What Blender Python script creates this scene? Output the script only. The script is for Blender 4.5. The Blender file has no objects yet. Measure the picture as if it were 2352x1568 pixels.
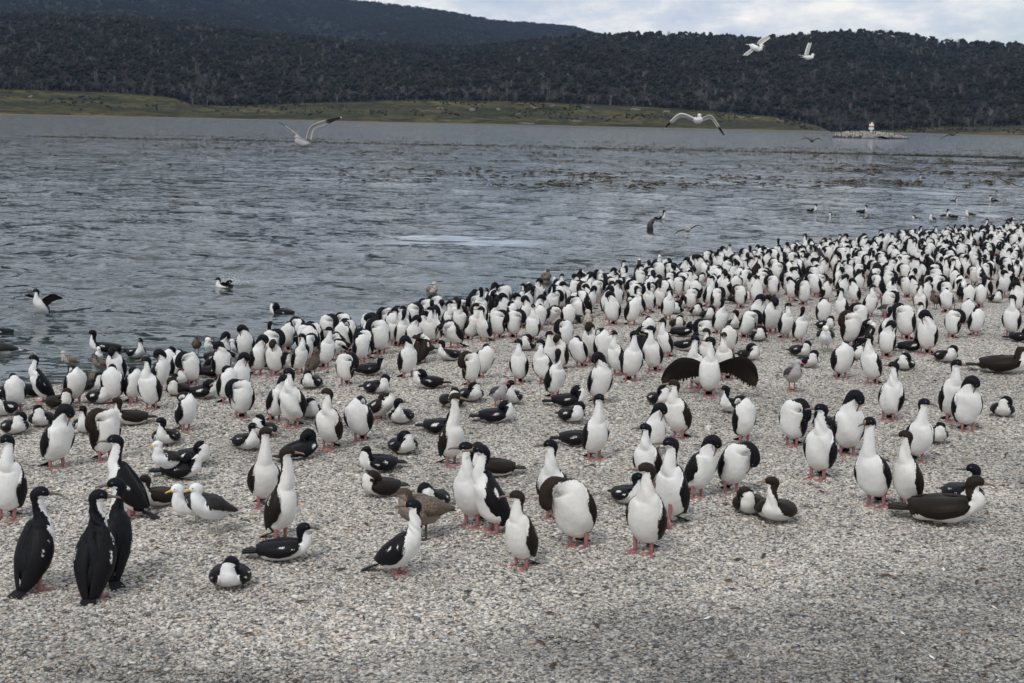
import bpy, math, random
import numpy as np
from math import radians, sin, cos, pi, tan, atan2
from mathutils import Vector, Matrix

# ------------------------------------------------------------------ camera, sky, sun, exposure
W, H, FPX = 2352.0, 1568.0, 3267.0      # photograph measured on a 2352 x 1568 grid, 50 mm lens
HC = 3.6                                # camera height above the water
PITCH = math.atan(504.0/FPX)
ROLL = radians(1.22)
scene = bpy.context.scene
R0 = Vector((1, 0, 0)); U0 = Vector((0, sin(PITCH), cos(PITCH))); FW = Vector((0, cos(PITCH), -sin(PITCH)))
RR = R0*cos(ROLL) + U0*sin(ROLL)
UU = -R0*sin(ROLL) + U0*cos(ROLL)
cam_d = bpy.data.cameras.new("camera"); cam = bpy.data.objects.new("camera", cam_d)
scene.collection.objects.link(cam)
m = Matrix.Identity(4)
for i in range(3):
    m[i][0] = RR[i]; m[i][1] = UU[i]; m[i][2] = -FW[i]
m[2][3] = HC
cam.matrix_world = m
cam_d.lens = 36.0*FPX/W; cam_d.sensor_width = 36.0
cam_d.clip_start = 0.2; cam_d.clip_end = 30000
cam_d.dof.use_dof = True; cam_d.dof.focus_distance = 16.5; cam_d.dof.aperture_fstop = 4.5
scene.camera = cam

world = bpy.data.worlds.new("World"); scene.world = world; world.use_nodes = True
SUN_EL, SUN_AZ = 48.0, 205.0            # azimuth clockwise from +Y: behind the camera, a little to the left
SUN_STRENGTH, SKY_STRENGTH = 1.5, 0.105
def build_world():
    nt = world.node_tree; nt.nodes.clear()
    N = nt.nodes.new; L = nt.links.new
    out = N('ShaderNodeOutputWorld'); bg = N('ShaderNodeBackground'); bg.inputs[1].default_value = SKY_STRENGTH
    sky = N('ShaderNodeTexSky'); sky.sky_type = 'NISHITA'; sky.sun_disc = False
    sky.sun_elevation = radians(SUN_EL); sky.sun_rotation = radians(SUN_AZ)
    tc = N('ShaderNodeTexCoord')
    mp = N('ShaderNodeMapping'); mp.inputs['Scale'].default_value = (3.2, 3.2, 9.0); mp.inputs['Location'].default_value = (1.7, .35, .2)
    n1 = N('ShaderNodeTexNoise'); n1.inputs['Scale'].default_value = 1.6; n1.inputs['Detail'].default_value = 9; n1.inputs['Roughness'].default_value = .56
    n1.inputs['Distortion'].default_value = .25
    n2 = N('ShaderNodeTexNoise'); n2.inputs['Scale'].default_value = 4.0; n2.inputs['Detail'].default_value = 8; n2.inputs['Roughness'].default_value = .6
    L(tc.outputs['Generated'], mp.inputs[0]); L(mp.outputs[0], n1.inputs[0]); L(mp.outputs[0], n2.inputs[0])
    r1 = N('ShaderNodeValToRGB')          # cloud cover
    r1.color_ramp.elements[0].position = .34; r1.color_ramp.elements[0].color = (.42, .42, .42, 1)
    r1.color_ramp.elements[1].position = .50; r1.color_ramp.elements[1].color = (1, 1, 1, 1)
    r2 = N('ShaderNodeValToRGB')          # cloud tone, values are divided by the background strength
    e = r2.color_ramp.elements
    e[0].position = .36; e[0].color = (5.3, 6.1, 7.4, 1)
    e[1].position = .66; e[1].color = (10.8, 10.4, 9.6, 1)
    x = e.new(.50); x.color = (7.0, 7.4, 8.0, 1)
    mx = N('ShaderNodeMix'); mx.data_type = 'RGBA'
    L(n1.outputs[0], r1.inputs[0]); L(n2.outputs[0], r2.inputs[0])
    L(r1.outputs[0], mx.inputs[0]); L(sky.outputs[0], mx.inputs[6]); L(r2.outputs[0], mx.inputs[7])
    L(mx.outputs[2], bg.inputs[0]); L(bg.outputs[0], out.inputs[0])
build_world()
sd = bpy.data.lights.new("sun", 'SUN'); sd.energy = SUN_STRENGTH; sd.angle = radians(10); sd.color = (1, .965, .91)
so = bpy.data.objects.new("sun", sd); scene.collection.objects.link(so)
_az, _el = radians(SUN_AZ), radians(SUN_EL)
so.rotation_euler = Vector((sin(_az)*cos(_el), cos(_az)*cos(_el), sin(_el))).to_track_quat('Z', 'Y').to_euler()
so.location = (0, -20, 40)
scene.view_settings.view_transform = 'Standard'; scene.view_settings.look = 'None'
scene.view_settings.exposure = 0.0; scene.view_settings.gamma = 1.0; scene.view_settings.use_curve_mapping = False
scene.render.engine = 'CYCLES'
scene.cycles.volume_step_rate = 1.0; scene.cycles.max_bounces = 6; scene.cycles.volume_bounces = 0

rng = np.random.default_rng(7); random.seed(7)
COL = scene.collection

# ------------------------------------------------------------------ helpers
def ray(px, py):
    d = FW*FPX + RR*(px-W/2) + UU*(H/2-py)
    return d
def project(p):
    v = Vector(p) - Vector((0, 0, HC))
    z = v.dot(FW)
    return (W/2 + FPX*v.dot(RR)/z, H/2 - FPX*v.dot(UU)/z)
def on_plane(px, py, z):
    d = ray(px, py); t = (z-HC)/d.z
    return Vector((d.x*t, d.y*t, z))

def prop(o, label=None, cat=None, group=None, kind=None):
    if label: o['label'] = label
    if cat: o['category'] = cat
    if group: o['group'] = group
    if kind: o['kind'] = kind
    return o
def mesh_from(name, verts, faces, mats, attrs=None, smooth=True, matidx=None):
    me = bpy.data.meshes.new(name)
    verts = np.asarray(verts, dtype=np.float32)
    if isinstance(faces, np.ndarray):
        nf, k = faces.shape
        me.vertices.add(len(verts)); me.vertices.foreach_set('co', verts.ravel())
        me.loops.add(nf*k); me.loops.foreach_set('vertex_index', faces.astype(np.int32).ravel())
        me.polygons.add(nf); me.polygons.foreach_set('loop_start', np.arange(0, nf*k, k, dtype=np.int32))
        me.update(calc_edges=True)
    else:
        me.from_pydata(verts.tolist(), [], faces)
    for mt in (mats if isinstance(mats, (list, tuple)) else [mats]): me.materials.append(mt)
    if matidx is not None: me.polygons.foreach_set('material_index', np.asarray(matidx, dtype=np.int32))
    if attrs:
        for k_, v in attrs.items():
            a = me.attributes.new(k_, 'FLOAT', 'POINT'); a.data.foreach_set('value', np.asarray(v, dtype=np.float32))
    if smooth: me.polygons.foreach_set('use_smooth', np.ones(len(me.polygons), dtype=bool))
    me.update()
    return me
def link(name, data, parent=None, mat=None):
    o = bpy.data.objects.new(name, data); COL.objects.link(o)
    if parent is not None: o.parent = parent
    if mat is not None: o.matrix_basis = mat
    return o

class NT:
    def __init__(s, name):
        s.m = bpy.data.materials.new(name); s.m.use_nodes = True; s.t = s.m.node_tree; s.t.nodes.clear()
        s.out = s.t.nodes.new('ShaderNodeOutputMaterial')
    def n(s, typ, **kw):
        nd = s.t.nodes.new('ShaderNode'+typ)
        for k, v in kw.items():
            if k.startswith('i_'):
                key = k[2:].replace('_', ' ')
                nd.inputs[int(key) if key.isdigit() else key].default_value = v
            else: setattr(nd, k, v)
        return nd
    def l(s, a, b): s.t.links.new(a, b)
    def ramp(s, fac, stops, interp='LINEAR'):
        r = s.t.nodes.new('ShaderNodeValToRGB'); r.color_ramp.interpolation = interp
        e = r.color_ramp.elements
        while len(e) < len(stops): e.new(.5)
        for el, (p, c) in zip(e, stops):
            el.position = p; el.color = (c[0], c[1], c[2], 1) if isinstance(c, (tuple, list)) else (c, c, c, 1)
        s.l(fac, r.inputs[0]); return r.outputs[0]
    def mix(s, fac, a, b, blend='MIX'):
        x = s.t.nodes.new('ShaderNodeMix'); x.data_type = 'RGBA'; x.blend_type = blend
        for i, v in ((0, fac), (6, a), (7, b)):
            if hasattr(v, 'links') or hasattr(v, 'is_linked'): s.l(v, x.inputs[i])
            else: x.inputs[i].default_value = v if i == 0 else (*v, 1)
        return x.outputs[2]
    def math(s, op, a, b=0.0, c=None):
        x = s.t.nodes.new('ShaderNodeMath'); x.operation = op
        for i, v in ((0, a), (1, b), (2, c)):
            if v is None: continue
            if hasattr(v, 'is_linked'): s.l(v, x.inputs[i])
            else: x.inputs[i].default_value = v
        return x.outputs[0]
    def pos(s, scale=(1, 1, 1), obj=False):
        if obj: c = s.n('TexCoord').outputs['Object']
        else: c = s.n('NewGeometry').outputs['Position']
        mp = s.n('Mapping'); mp.inputs['Scale'].default_value = scale; s.l(c, mp.inputs[0]); return mp.outputs[0]
    def noise(s, vec, scale, detail=3, rough=.5, dist=0.0):
        x = s.n('TexNoise', i_Scale=scale, i_Detail=detail, i_Roughness=rough, i_Distortion=dist); s.l(vec, x.inputs['Vector']); return x.outputs[0]
    def attr(s, name):
        return s.n('Attribute', attribute_name=name).outputs['Fac']
    def bsdf(s, color, rough=.8, normal=None, spec=.3, **kw):
        b = s.n('BsdfPrincipled')
        for k, v in (('Base Color', color), ('Roughness', rough), ('Specular IOR Level', spec)):
            if hasattr(v, 'is_linked'): s.l(v, b.inputs[k])
            else: b.inputs[k].default_value = (*v, 1) if isinstance(v, tuple) else v
        for k, v in kw.items(): b.inputs[k.replace('_', ' ')].default_value = v
        if normal is not None: s.l(normal, b.inputs['Normal'])
        s.l(b.outputs[0], s.out.inputs[0]); return b
    def bump(s, h, strength=.5, dist=.01, normal=None):
        b = s.n('Bump'); b.inputs['Strength'].default_value = strength if not hasattr(strength, 'is_linked') else 1
        if hasattr(strength, 'is_linked'): s.l(strength, b.inputs['Strength'])
        b.inputs['Distance'].default_value = dist; s.l(h, b.inputs['Height'])
        if normal is not None: s.l(normal, b.inputs['Normal'])
        return b.outputs[0]
def simple(name, col, rough=.7, spec=.3, noise_amt=.25, nscale=60.0, bump=.2):
    t = NT(name); p = t.pos(obj=True); nz = t.noise(p, nscale, 3)
    c = t.mix(nz, tuple(x*(1-noise_amt) for x in col), tuple(min(1, x*(1+noise_amt)) for x in col))
    t.bsdf(c, rough, t.bump(nz, bump, .002), spec); return t.m

# value noise for terrain
def vnoise(x, y, seed=0):
    xi = np.floor(x).astype(np.int64); yi = np.floor(y).astype(np.int64); xf = x-xi; yf = y-yi
    def h(a, b):
        v = (a*374761393 + b*668265263 + seed*1442695041) & 0x7fffffff
        v = ((v ^ (v >> 13))*1274126177) & 0x7fffffff
        return ((v ^ (v >> 16)) & 0xffff)/65535.0
    u = xf*xf*(3-2*xf); v = yf*yf*(3-2*yf)
    return (h(xi, yi)*(1-u)+h(xi+1, yi)*u)*(1-v) + (h(xi, yi+1)*(1-u)+h(xi+1, yi+1)*u)*v
def fbm(x, y, oct=4, seed=0):
    s = 0; a = 1; t = 0
    for o in range(oct):
        s = s + a*vnoise(x*2**o+13.7*o, y*2**o+7.1*o, seed+o); t += a; a *= .5
    return s/t

# ------------------------------------------------------------------ shore geometry
shore_px = [(-500, 1010), (-200, 935), (0, 886), (125, 877), (300, 860), (477, 836), (700, 804), (900, 764), (1176, 706), (1349, 671), (1600, 626), (1801, 597), (2013, 571), (2352, 538), (2700, 506), (3200, 472)]
shore = [on_plane(x, y, 0.0) for x, y in shore_px]
P0 = np.array(shore[2][:2]); P1 = np.array(shore[13][:2]); E = (P1-P0)/np.linalg.norm(P1-P0); NL = np.array((E[1], -E[0]))
_s = np.array([(np.array(p[:2])-P0) @ E for p in shore]); _t = np.array([(np.array(p[:2])-P0) @ NL for p in shore])
def land_dist(x, y):
    dx = x-P0[0]; dy = y-P0[1]
    s = dx*E[0]+dy*E[1]; t = dx*NL[0]+dy*NL[1]
    return t - np.interp(s, _s, _t) - .25*np.sin(s*1.1)*np.exp(-np.abs(s)/60)
def ground_h(x, y):
    d = land_dist(x, y)
    land = .30*(1-np.exp(-np.maximum(d, 0)/3.5)) + (fbm(x*.35, y*.35, 3, 5)-.5)*.10*np.clip(d/3, 0, 1) + (fbm(x*1.7, y*1.7, 2, 9)-.5)*.035*np.clip(d/1.5, 0, 1)
    return np.where(d > 0, land, np.maximum(d*.11, -3))
def on_ground(px, py):
    z = .25
    for _ in range(8):
        p = on_plane(px, py, z); z = float(ground_h(np.array(p.x), np.array(p.y)))
        z = max(z, -0.03)
    return on_plane(px, py, z)

def fan(r, az, hfun):
    A, Rr = np.meshgrid(az, r)
    X = Rr*np.sin(A); Y = Rr*np.cos(A); Z = hfun(X, Y, Rr)
    nr, na = len(r), len(az)
    V = np.stack([X, Y, Z], -1).reshape(-1, 3)
    i = np.arange(nr-1)[:, None]*na + np.arange(na-1)[None, :]
    F = np.stack([i, i+1, i+1+na, i+na], -1).reshape(-1, 4)[:, ::-1]
    return V, F

# ------------------------------------------------------------------ ground: shingle beach
STONE = [(0.0, (.05, .05, .055)), (.09, (.12, .125, .14)), (.22, (.29, .295, .30)), (.38, (.48, .455, .415)), (.54, (.66, .62, .55)), (.72, (.78, .735, .665)), (.86, (.82, .80, .76)), (.94, (.46, .31, .19)), (1.0, (.86, .84, .80))]
def dark_band(t, c):          # darker stones on the near slope of the berm
    sp = t.n('SeparateXYZ'); t.l(t.n('NewGeometry').outputs['Position'], sp.inputs[0])
    nz = t.noise(t.pos((.5, .9, 1)), 1.0, 5, .6)
    f = t.math('ADD', t.math('MULTIPLY', t.math('SUBTRACT', 10.15, sp.outputs[1]), .40), t.math('MULTIPLY', sp.outputs[0], .20))
    f = t.math('ADD', f, t.math('MULTIPLY', t.math('SUBTRACT', nz, .5), 3.4))
    far = t.math('MULTIPLY', t.math('SUBTRACT', 8.0, sp.outputs[1]), .9)
    f = t.math('SUBTRACT', f, t.math('MAXIMUM', far, 0.0))
    f = t.math('MINIMUM', t.math('MAXIMUM', f, 0.0), 1.0)
    return t.mix(f, c, t.mix(1.0, c, (.54, .555, .57), 'MULTIPLY'))
def beach_material():
    t = NT("shingle"); g = t.n('NewGeometry'); P = g.outputs['Position']
    warp = t.n('TexNoise', i_Scale=30.0, i_Detail=2.0); t.l(P, warp.inputs['Vector'])
    va = t.n('VectorMath', operation='SCALE'); va.inputs['Scale'].default_value = .018; t.l(warp.outputs['Color'], va.inputs[0])
    vb = t.n('VectorMath', operation='ADD'); t.l(P, vb.inputs[0]); t.l(va.outputs[0], vb.inputs[1])
    cols = []; hs = []
    for sc in (32.0, 58.0):
        v = t.n('TexVoronoi', i_Scale=sc, i_Randomness=1.0); t.l(vb.outputs[0], v.inputs['Vector'])
        sp = t.n('SeparateColor'); t.l(v.outputs['Color'], sp.inputs[0])
        cols.append(t.ramp(sp.outputs[0], STONE)); hs.append(v.outputs['Distance'])
    pick = t.noise(P, 9.0, 3)
    pk = t.ramp(pick, [(.46, 0.0), (.54, 1.0)])
    c = t.mix(pk, cols[0], cols[1])
    hgt = t.math('MULTIPLY', hs[0], -1.0)
    gap = t.ramp(hs[0], [(.35, 1.0), (.75, .45)])
    c = t.mix(1.0, c, gap, 'MULTIPLY'); c = t.mix(1.0, c, (1.0, .99, .97), 'MULTIPLY')
    big = t.noise(t.pos((.30, .55, 1)), 1.0, 5, .55)
    dk = t.ramp(big, [(.36, .84), (.56, 1.06)])
    c = t.mix(1.0, c, dk, 'MULTIPLY')
    # dark shingle of the near slope
    c = dark_band(t, c)
    wet = t.attr('wet')
    c = t.mix(wet, c, t.mix(1.0, c, (.20, .20, .20), 'MULTIPLY'))
    rough = t.ramp(wet, [(0, .9), (1, .35)])
    t.bsdf(c, rough, t.bump(hgt, .8, .02), .25)
    return t.m
r = np.concatenate([np.geomspace(1.2, 9, 60)[:-1], np.geomspace(9, 75, 420), np.geomspace(76, 900, 60)])
az = np.radians(np.concatenate([np.linspace(-100, -33, 40)[:-1], np.linspace(-33, 33, 420), np.linspace(33, 120, 60)[1:]]))
V, F = fan(r, az, lambda X, Y, R_: ground_h(X, Y) + (fbm(X*14, Y*14, 2, 3)-.5)*.012*np.clip((60-R_)/40, 0, 1)*(land_dist(X, Y) > 0))
d = land_dist(V[:, 0], V[:, 1])
wet = np.clip(1 - (d-.35+ (fbm(V[:, 0]*.9, V[:, 1]*.9, 3, 4)-.5)*1.1)/.8, 0, 1)
nd = np.clip((fbm(V[:, 0]*.55+4, V[:, 1]*.9, 4, 11)-.50)*4 + (9.9-V[:, 1])*.42 + V[:, 0]*.14, 0, 1)*np.clip((13.0-V[:, 1])/2.5, 0, 1)
beach = link("beach", mesh_from("beach", V, F, beach_material(), {'wet': wet, 'near_dark': nd}))
prop(beach, kind='structure')

# ------------------------------------------------------------------ water
def water_material():
    t = NT("sea_water")
    slick = t.attr('slick')
    g = t.n('NewGeometry')
    def slopes(scale, mp, detail, rough, k, dist=0.0):
        x = t.n('TexNoise', i_Scale=scale, i_Detail=detail, i_Roughness=rough, i_Distortion=dist); t.l(t.pos(mp), x.inputs['Vector'])
        s_ = t.n('VectorMath', operation='SUBTRACT'); t.l(x.outputs['Color'], s_.inputs[0]); s_.inputs[1].default_value = (.5, .5, .5)
        q = t.n('VectorMath', operation='MULTIPLY'); t.l(s_.outputs[0], q.inputs[0]); q.inputs[1].default_value = (k*.7, k, 0); return q.outputs[0]
    def vadd(u_, v_):
        x = t.n('VectorMath', operation='ADD'); t.l(u_, x.inputs[0]); t.l(v_, x.inputs[1]); return x.outputs[0]
    s1 = vadd(slopes(.9, (.55, 1.0, 1), 4, .55, .62, .5), slopes(4.2, (.6, 1.0, 1), 6, .68, 1.35, .5))
    gust = t.ramp(t.noise(t.pos((.035, .10, 1)), 1.0, 4, .6), [(.32, .62), (.62, 1.12)])
    amp = t.math('MULTIPLY', t.ramp(slick, [(0, 1.0), (1, .07)]), gust)
    sc = t.n('VectorMath', operation='SCALE'); t.l(s1, sc.inputs[0]); t.l(amp, sc.inputs['Scale'])
    nv = t.n('VectorMath', operation='NORMALIZE'); t.l(vadd(g.outputs['Normal'], sc.outputs[0]), nv.inputs[0]); b = nv.outputs[0]
    big = t.noise(t.pos((.05, .12, 1)), 1.0, 3)
    c = t.mix(big, (.018, .027, .029), (.030, .042, .042))
    c = t.mix(t.attr('shallow'), c, (.055, .075, .068))
    fo = t.attr('pale_water'); fn = t.noise(t.pos((1.1, 4.5, 1)), 1.3, 6, .65, .6)
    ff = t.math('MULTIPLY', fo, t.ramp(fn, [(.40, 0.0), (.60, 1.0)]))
    c = t.mix(ff, c, (.50, .55, .59))  # shore foam and the slick's painted sky sheen, both as pale colour
    bs = t.bsdf(c, .07, b, .5); bs.inputs['IOR'].default_value = 1.33
    return t.m
def slick_field(X, Y):
    R_ = np.hypot(X, Y)
    n = fbm(X*.045+3, Y*.10, 4, 21)
    band = np.clip((R_-62)/14, 0, 1)*np.clip((300-R_)/80, 0, 1)*np.clip(.50 + X/120, .2, 1)
    s = np.clip((n-.47)*12, 0, 1)*band
    p = on_plane(1050, 552, 0)
    e = ((X-p.x-.6+ (fbm(X*.8, Y*.8, 3, 8)-.5)*3)/3.1)**2 + ((Y-p.y+(fbm(X*1.2+9, Y*.6, 3, 4)-.5)*4)/2.6)**2
    s = np.maximum(s, np.clip(1.5-1.3*e, 0, 1))
    dd = -land_dist(X, Y)
    near = np.clip(1-np.abs(dd-1.6)/1.8, 0, 1)*np.clip((fbm(X*.5, Y*.5, 3, 6)-.40)*6, 0, 1)
    return np.maximum(s, near*.9)
def foam_sheen_field(X, Y):
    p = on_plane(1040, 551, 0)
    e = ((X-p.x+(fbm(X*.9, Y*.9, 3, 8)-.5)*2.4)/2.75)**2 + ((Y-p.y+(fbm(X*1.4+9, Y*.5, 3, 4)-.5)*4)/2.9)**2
    f = np.clip(1.35-1.2*e, 0, 1)*.85  # sky reflection on the glassy slick, painted in as a pale patch
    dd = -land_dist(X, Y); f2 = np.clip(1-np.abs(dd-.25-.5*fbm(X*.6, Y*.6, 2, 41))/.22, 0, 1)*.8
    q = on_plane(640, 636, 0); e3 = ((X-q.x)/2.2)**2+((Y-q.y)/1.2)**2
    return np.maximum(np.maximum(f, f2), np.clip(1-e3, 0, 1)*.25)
_wr = np.random.default_rng(3)
waves = []
for k in range(34):
    lam = .45*1.105**k*(1+.1*_wr.random())
    th = radians(62) + _wr.normal(0, .55)
    thw = _wr.normal(radians(12), radians(30)); waves.append((2*pi/lam*sin(thw), 2*pi/lam*cos(thw), lam, _wr.random()*6.28))
def water_h(X, Y, R_):
    dr = R_*.0092
    dd = -land_dist(X, Y); sh = np.clip(dd/6, 0.04, 1)
    gust = .55 + .9*fbm(X*.08, Y*.08, 3, 31)
    z = np.zeros_like(X)
    for kx, ky, lam, ph in waves:
        a = .0100*lam*np.clip((lam/dr-2.6)/2.5, 0, 1)/(1+ (lam/2.0)**2*.7)
        arg = kx*X+ky*Y+ph + 1.6*fbm(X/lam*.3, Y/lam*.3, 2, int(lam*10))
        z += a*(2*((np.sin(arg)*.5+.5)**1.6)-.9)
    s = slick_field(X, Y)
    return z*sh*gust*(1-.5*s)
r = np.concatenate([np.geomspace(13.5, 120, 360)[:-1], np.geomspace(120, 2400, 260)])
az = np.radians(np.concatenate([np.linspace(-60, -27, 60)[:-1], np.linspace(-27, 27, 520), np.linspace(27, 48, 40)[1:]]))
V, F = fan(r, az, water_h)
sl = slick_field(V[:, 0], V[:, 1]); shal = np.clip(1-(-land_dist(V[:, 0], V[:, 1]))/9, 0, 1)*.8
water = link("sea", mesh_from("sea", V, F, water_material(), {'slick': sl, 'shallow': shal, 'pale_water': foam_sheen_field(V[:, 0], V[:, 1])}))
prop(water, kind='structure')
# ------------------------------------------------------------------ instancing helper
def scatter(name, pts, sc, rz, idx, sources, tilt=None):
    col = bpy.data.collections.new(name+"_shapes")
    for s_ in sources: col.objects.link(s_)
    me = bpy.data.meshes.new(name); me.vertices.add(len(pts)); me.vertices.foreach_set('co', np.asarray(pts, np.float32).ravel())
    for k_, v in (('sc', sc), ('rz', rz), ('tl', tilt if tilt is not None else np.zeros(len(pts)))):
        a = me.attributes.new(k_, 'FLOAT', 'POINT'); a.data.foreach_set('value', np.asarray(v, np.float32))
    a = me.attributes.new('idx', 'INT', 'POINT'); a.data.foreach_set('value', np.asarray(idx, np.int32))
    o = bpy.data.objects.new(name, me); COL.objects.link(o)
    ng = bpy.data.node_groups.new(name, 'GeometryNodeTree')
    ng.interface.new_socket('Geometry', in_out='INPUT', socket_type='NodeSocketGeometry'); ng.interface.new_socket('Geometry', in_out='OUTPUT', socket_type='NodeSocketGeometry')
    N = ng.nodes.new; L = ng.links.new
    gi = N('NodeGroupInput'); go = N('NodeGroupOutput')
    ci = N('GeometryNodeCollectionInfo'); ci.inputs['Collection'].default_value = col; ci.inputs['Separate Children'].default_value = True; ci.inputs['Reset Children'].default_value = True
    ip = N('GeometryNodeInstanceOnPoints'); ip.inputs['Pick Instance'].default_value = True
    def na(nm, t='FLOAT'):
        x = N('GeometryNodeInputNamedAttribute'); x.data_type = t; x.inputs['Name'].default_value = nm; return x.outputs[0]
    cx = N('ShaderNodeCombineXYZ'); L(na('rz'), cx.inputs[2]); L(na('tl'), cx.inputs[0])
    mp = N('GeometryNodeMeshToPoints')
    L(gi.outputs[0], mp.inputs['Mesh']); L(mp.outputs[0], ip.inputs['Points']); L(ci.outputs[0], ip.inputs['Instance']); L(na('idx', 'INT'), ip.inputs['Instance Index'])
    L(cx.outputs[0], ip.inputs['Rotation']); L(na('sc'), ip.inputs['Scale']); L(ip.outputs[0], go.inputs[0])
    md = o.modifiers.new('scatter', 'NODES'); md.node_group = ng
    return o
ICO_V = None
def ico(sub=1):
    import bmesh
    bm = bmesh.new(); bmesh.ops.create_icosphere(bm, subdivisions=sub, radius=1.0)
    v = np.array([x.co[:] for x in bm.verts]); f = np.array([[y.index for y in x.verts] for x in bm.faces]); bm.free(); return v, f
IV1, IF1 = ico(1); IV2, IF2 = ico(2)

# ------------------------------------------------------------------ far shore and hills
def sil(pts, x): return np.interp(x, [p[0] for p in pts], [p[1] for p in pts])
def elev(px, py):       # horizontal azimuth and slope of the sight line
    az_, sl_ = [], []
    for a, b in zip(px, py):
        d = ray(a, b); h = math.hypot(d.x, d.y); az_.append(atan2(d.x, d.y)); sl_.append(d.z/h)
    return np.array(az_), np.array(sl_)
SH = [(-900, 244), (0, 262), (2352, 312), (3300, 332)]
GRASS = [(-900, 200), (-200, 204), (0, 205), (150, 208), (300, 214), (400, 224), (440, 240), (520, 243), (620, 240), (720, 236), (950, 229), (1200, 233), (1450, 243), (1650, 256), (1780, 268), (1870, 286), (1910, 302), (1960, 303), (2050, 297), (2150, 290), (2352, 288), (3300, 300)]
MIDH = [(-900, -10), (-200, 18), (0, 30), (300, 34), (450, 52), (600, 74), (700, 80), (850, 95), (960, 103), (1060, 106), (1176, 97), (1291, 82), (1380, 78), (1466, 76), (1576, 77), (1676, 83), (1751, 89), (1826, 79), (1956, 71), (2051, 73), (2151, 90), (2252, 97), (2352, 100), (2700, 118), (3300, 130)]
FARH = [(-900, -330), (0, -140), (500, -60), (800, -1), (870, 6), (950, 16), (1025, 25), (1135, 46), (1176, 50), (1215, 51), (1241, 55), (1311, 60), (1376, 78), (1500, 105), (1900, 160), (3300, 220)]
cx_ = np.linspace(-900, 3300, 520)
def column_terrain(profile_px, D0, Dc, nrow, gexp, base_fn, amp, seed, topcut=0.0, back=1.15):
    az_, sl_ = elev(cx_, sil(profile_px, cx_))
    o = np.argsort(az_); az_, sl_ = az_[o], sl_[o]
    D = np.concatenate([np.linspace(D0, Dc, nrow), np.linspace(Dc, Dc*back, 6)[1:]])
    return az_, sl_, D
_ag, _sg = elev(cx_, sil(GRASS, cx_)); _am, _sm = elev(cx_, sil(MIDH, cx_)); _af, _sf = elev(cx_, sil(FARH, cx_)); _as, _ss = elev(cx_, sil(SH, cx_))
def shore_D(A): return np.clip(HC/np.maximum(-np.interp(A, _as, _ss), .0018), 1350, 2000)
SHD = 1600.0
def grass_z(A, D):
    zc = HC + 1755*np.interp(A, _ag, _sg)
    t = np.clip((D-SHD)/(1755-SHD), 0, 1)
    s = t**.75
    z = zc*s + (fbm(A*260, D*.02, 4, 2)-.5)*7*np.sin(pi*t)*np.clip(zc/20, 0, 1)
    return np.where(D < SHD, (D-SHD)*.03, np.where(D > 1755, zc-.02*(D-1755), z))
def mid_z(A, D):
    z0 = HC + 1755*np.interp(A, _ag, _sg) - 2
    zc = HC + 3000*np.interp(A, _am, _sm) - 9
    t = np.clip((D-1760)/(3000-1760), 0, 1)
    n = (fbm(A*22+D*.0012, D*.0022, 4, 14)-.5)*70*np.sin(pi*t)**1.0 + (fbm(A*90, D*.008, 3, 15)-.5)*16*np.sin(pi*t)
    z = z0 + (zc-z0)*(t**.92) + n*np.clip((zc-z0)/150, .3, 1)
    return np.where(D > 3000, zc - (D-3000)*.16, z)
def far_z(A, D):
    zc = HC + 6500*np.interp(A, _af, _sf) - 6
    t = np.clip((D-3300)/(6500-3300), 0, 1)
    n = (fbm(A*14+D*.0004, D*.0011, 4, 44)-.5)*210*np.sin(pi*t)
    return np.where(D > 6500, zc-(D-6500)*.12, (40 + (zc-40)*t**1.05 + n))
def terrain(name, zf, D, az_, mat):
    V, F = fan(D, az_, lambda X, Y, R_: zf(np.arctan2(X, Y), R_))
    return prop(link(name, mesh_from(name, V, F, mat)), kind='structure')
def grass_material():
    t = NT("shore_grass")
    p = t.pos((.012, .03, .10)); n = t.noise(p, 1.0, 6, .6); n2 = t.noise(t.pos((.06, .12, .3)), 1.0, 5, .65)
    c = t.ramp(n, [(.36, (.026, .028, .015)), (.47, (.050, .048, .021)), (.57, (.092, .078, .031)), (.70, (.145, .115, .052))])
    c = t.mix(t.ramp(n2, [(.46, 0.0), (.58, .85)]), c, (.018, .021, .014))
    sep = t.n('SeparateXYZ'); t.l(t.n('NewGeometry').outputs['Position'], sep.inputs[0])
    n3 = t.noise(t.pos((.02, .02, .30)), 1.0, 5, .6)
    low = t.ramp(t.math('ADD', t.math('MULTIPLY', sep.outputs[2], 1.0), t.math('MULTIPLY', n3, -.6)), [(.25, 1.0), (1.0, 0.0)])
    c = t.mix(low, c, (.16, .14, .12))
    t.bsdf(c, .95, t.bump(n2, .6, 1.5), .1); return t.m
def forest_floor(name, a, b):
    t = NT(name); n = t.noise(t.pos((.02, .02, .02)), 1.0, 6, .6); n2 = t.noise(t.pos((.09, .09, .09)), 1.0, 4)
    c = t.mix(n, a, b); t.bsdf(c, .95, t.bump(n2, 1.0, 6), .05); return t.m
azs = np.sort(_ag)
terrain("far_shore", grass_z, np.concatenate([np.linspace(1560, 1600, 6)[:-1], np.linspace(1600, 1760, 36), [1775, 1800]]), azs, grass_material())
terrain("forest_hill", mid_z, np.concatenate([np.linspace(1758, 3000, 110), [3060, 3150, 3300, 3500]]), azs, forest_floor("forest_floor", (.020, .022, .017), (.040, .036, .028)))
terrain("far_hill", far_z, np.concatenate([np.linspace(3300, 6500, 120), [6600, 6900, 7400]]), azs, forest_floor("hill_scrub", (.028, .034, .026), (.050, .054, .040)))
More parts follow.
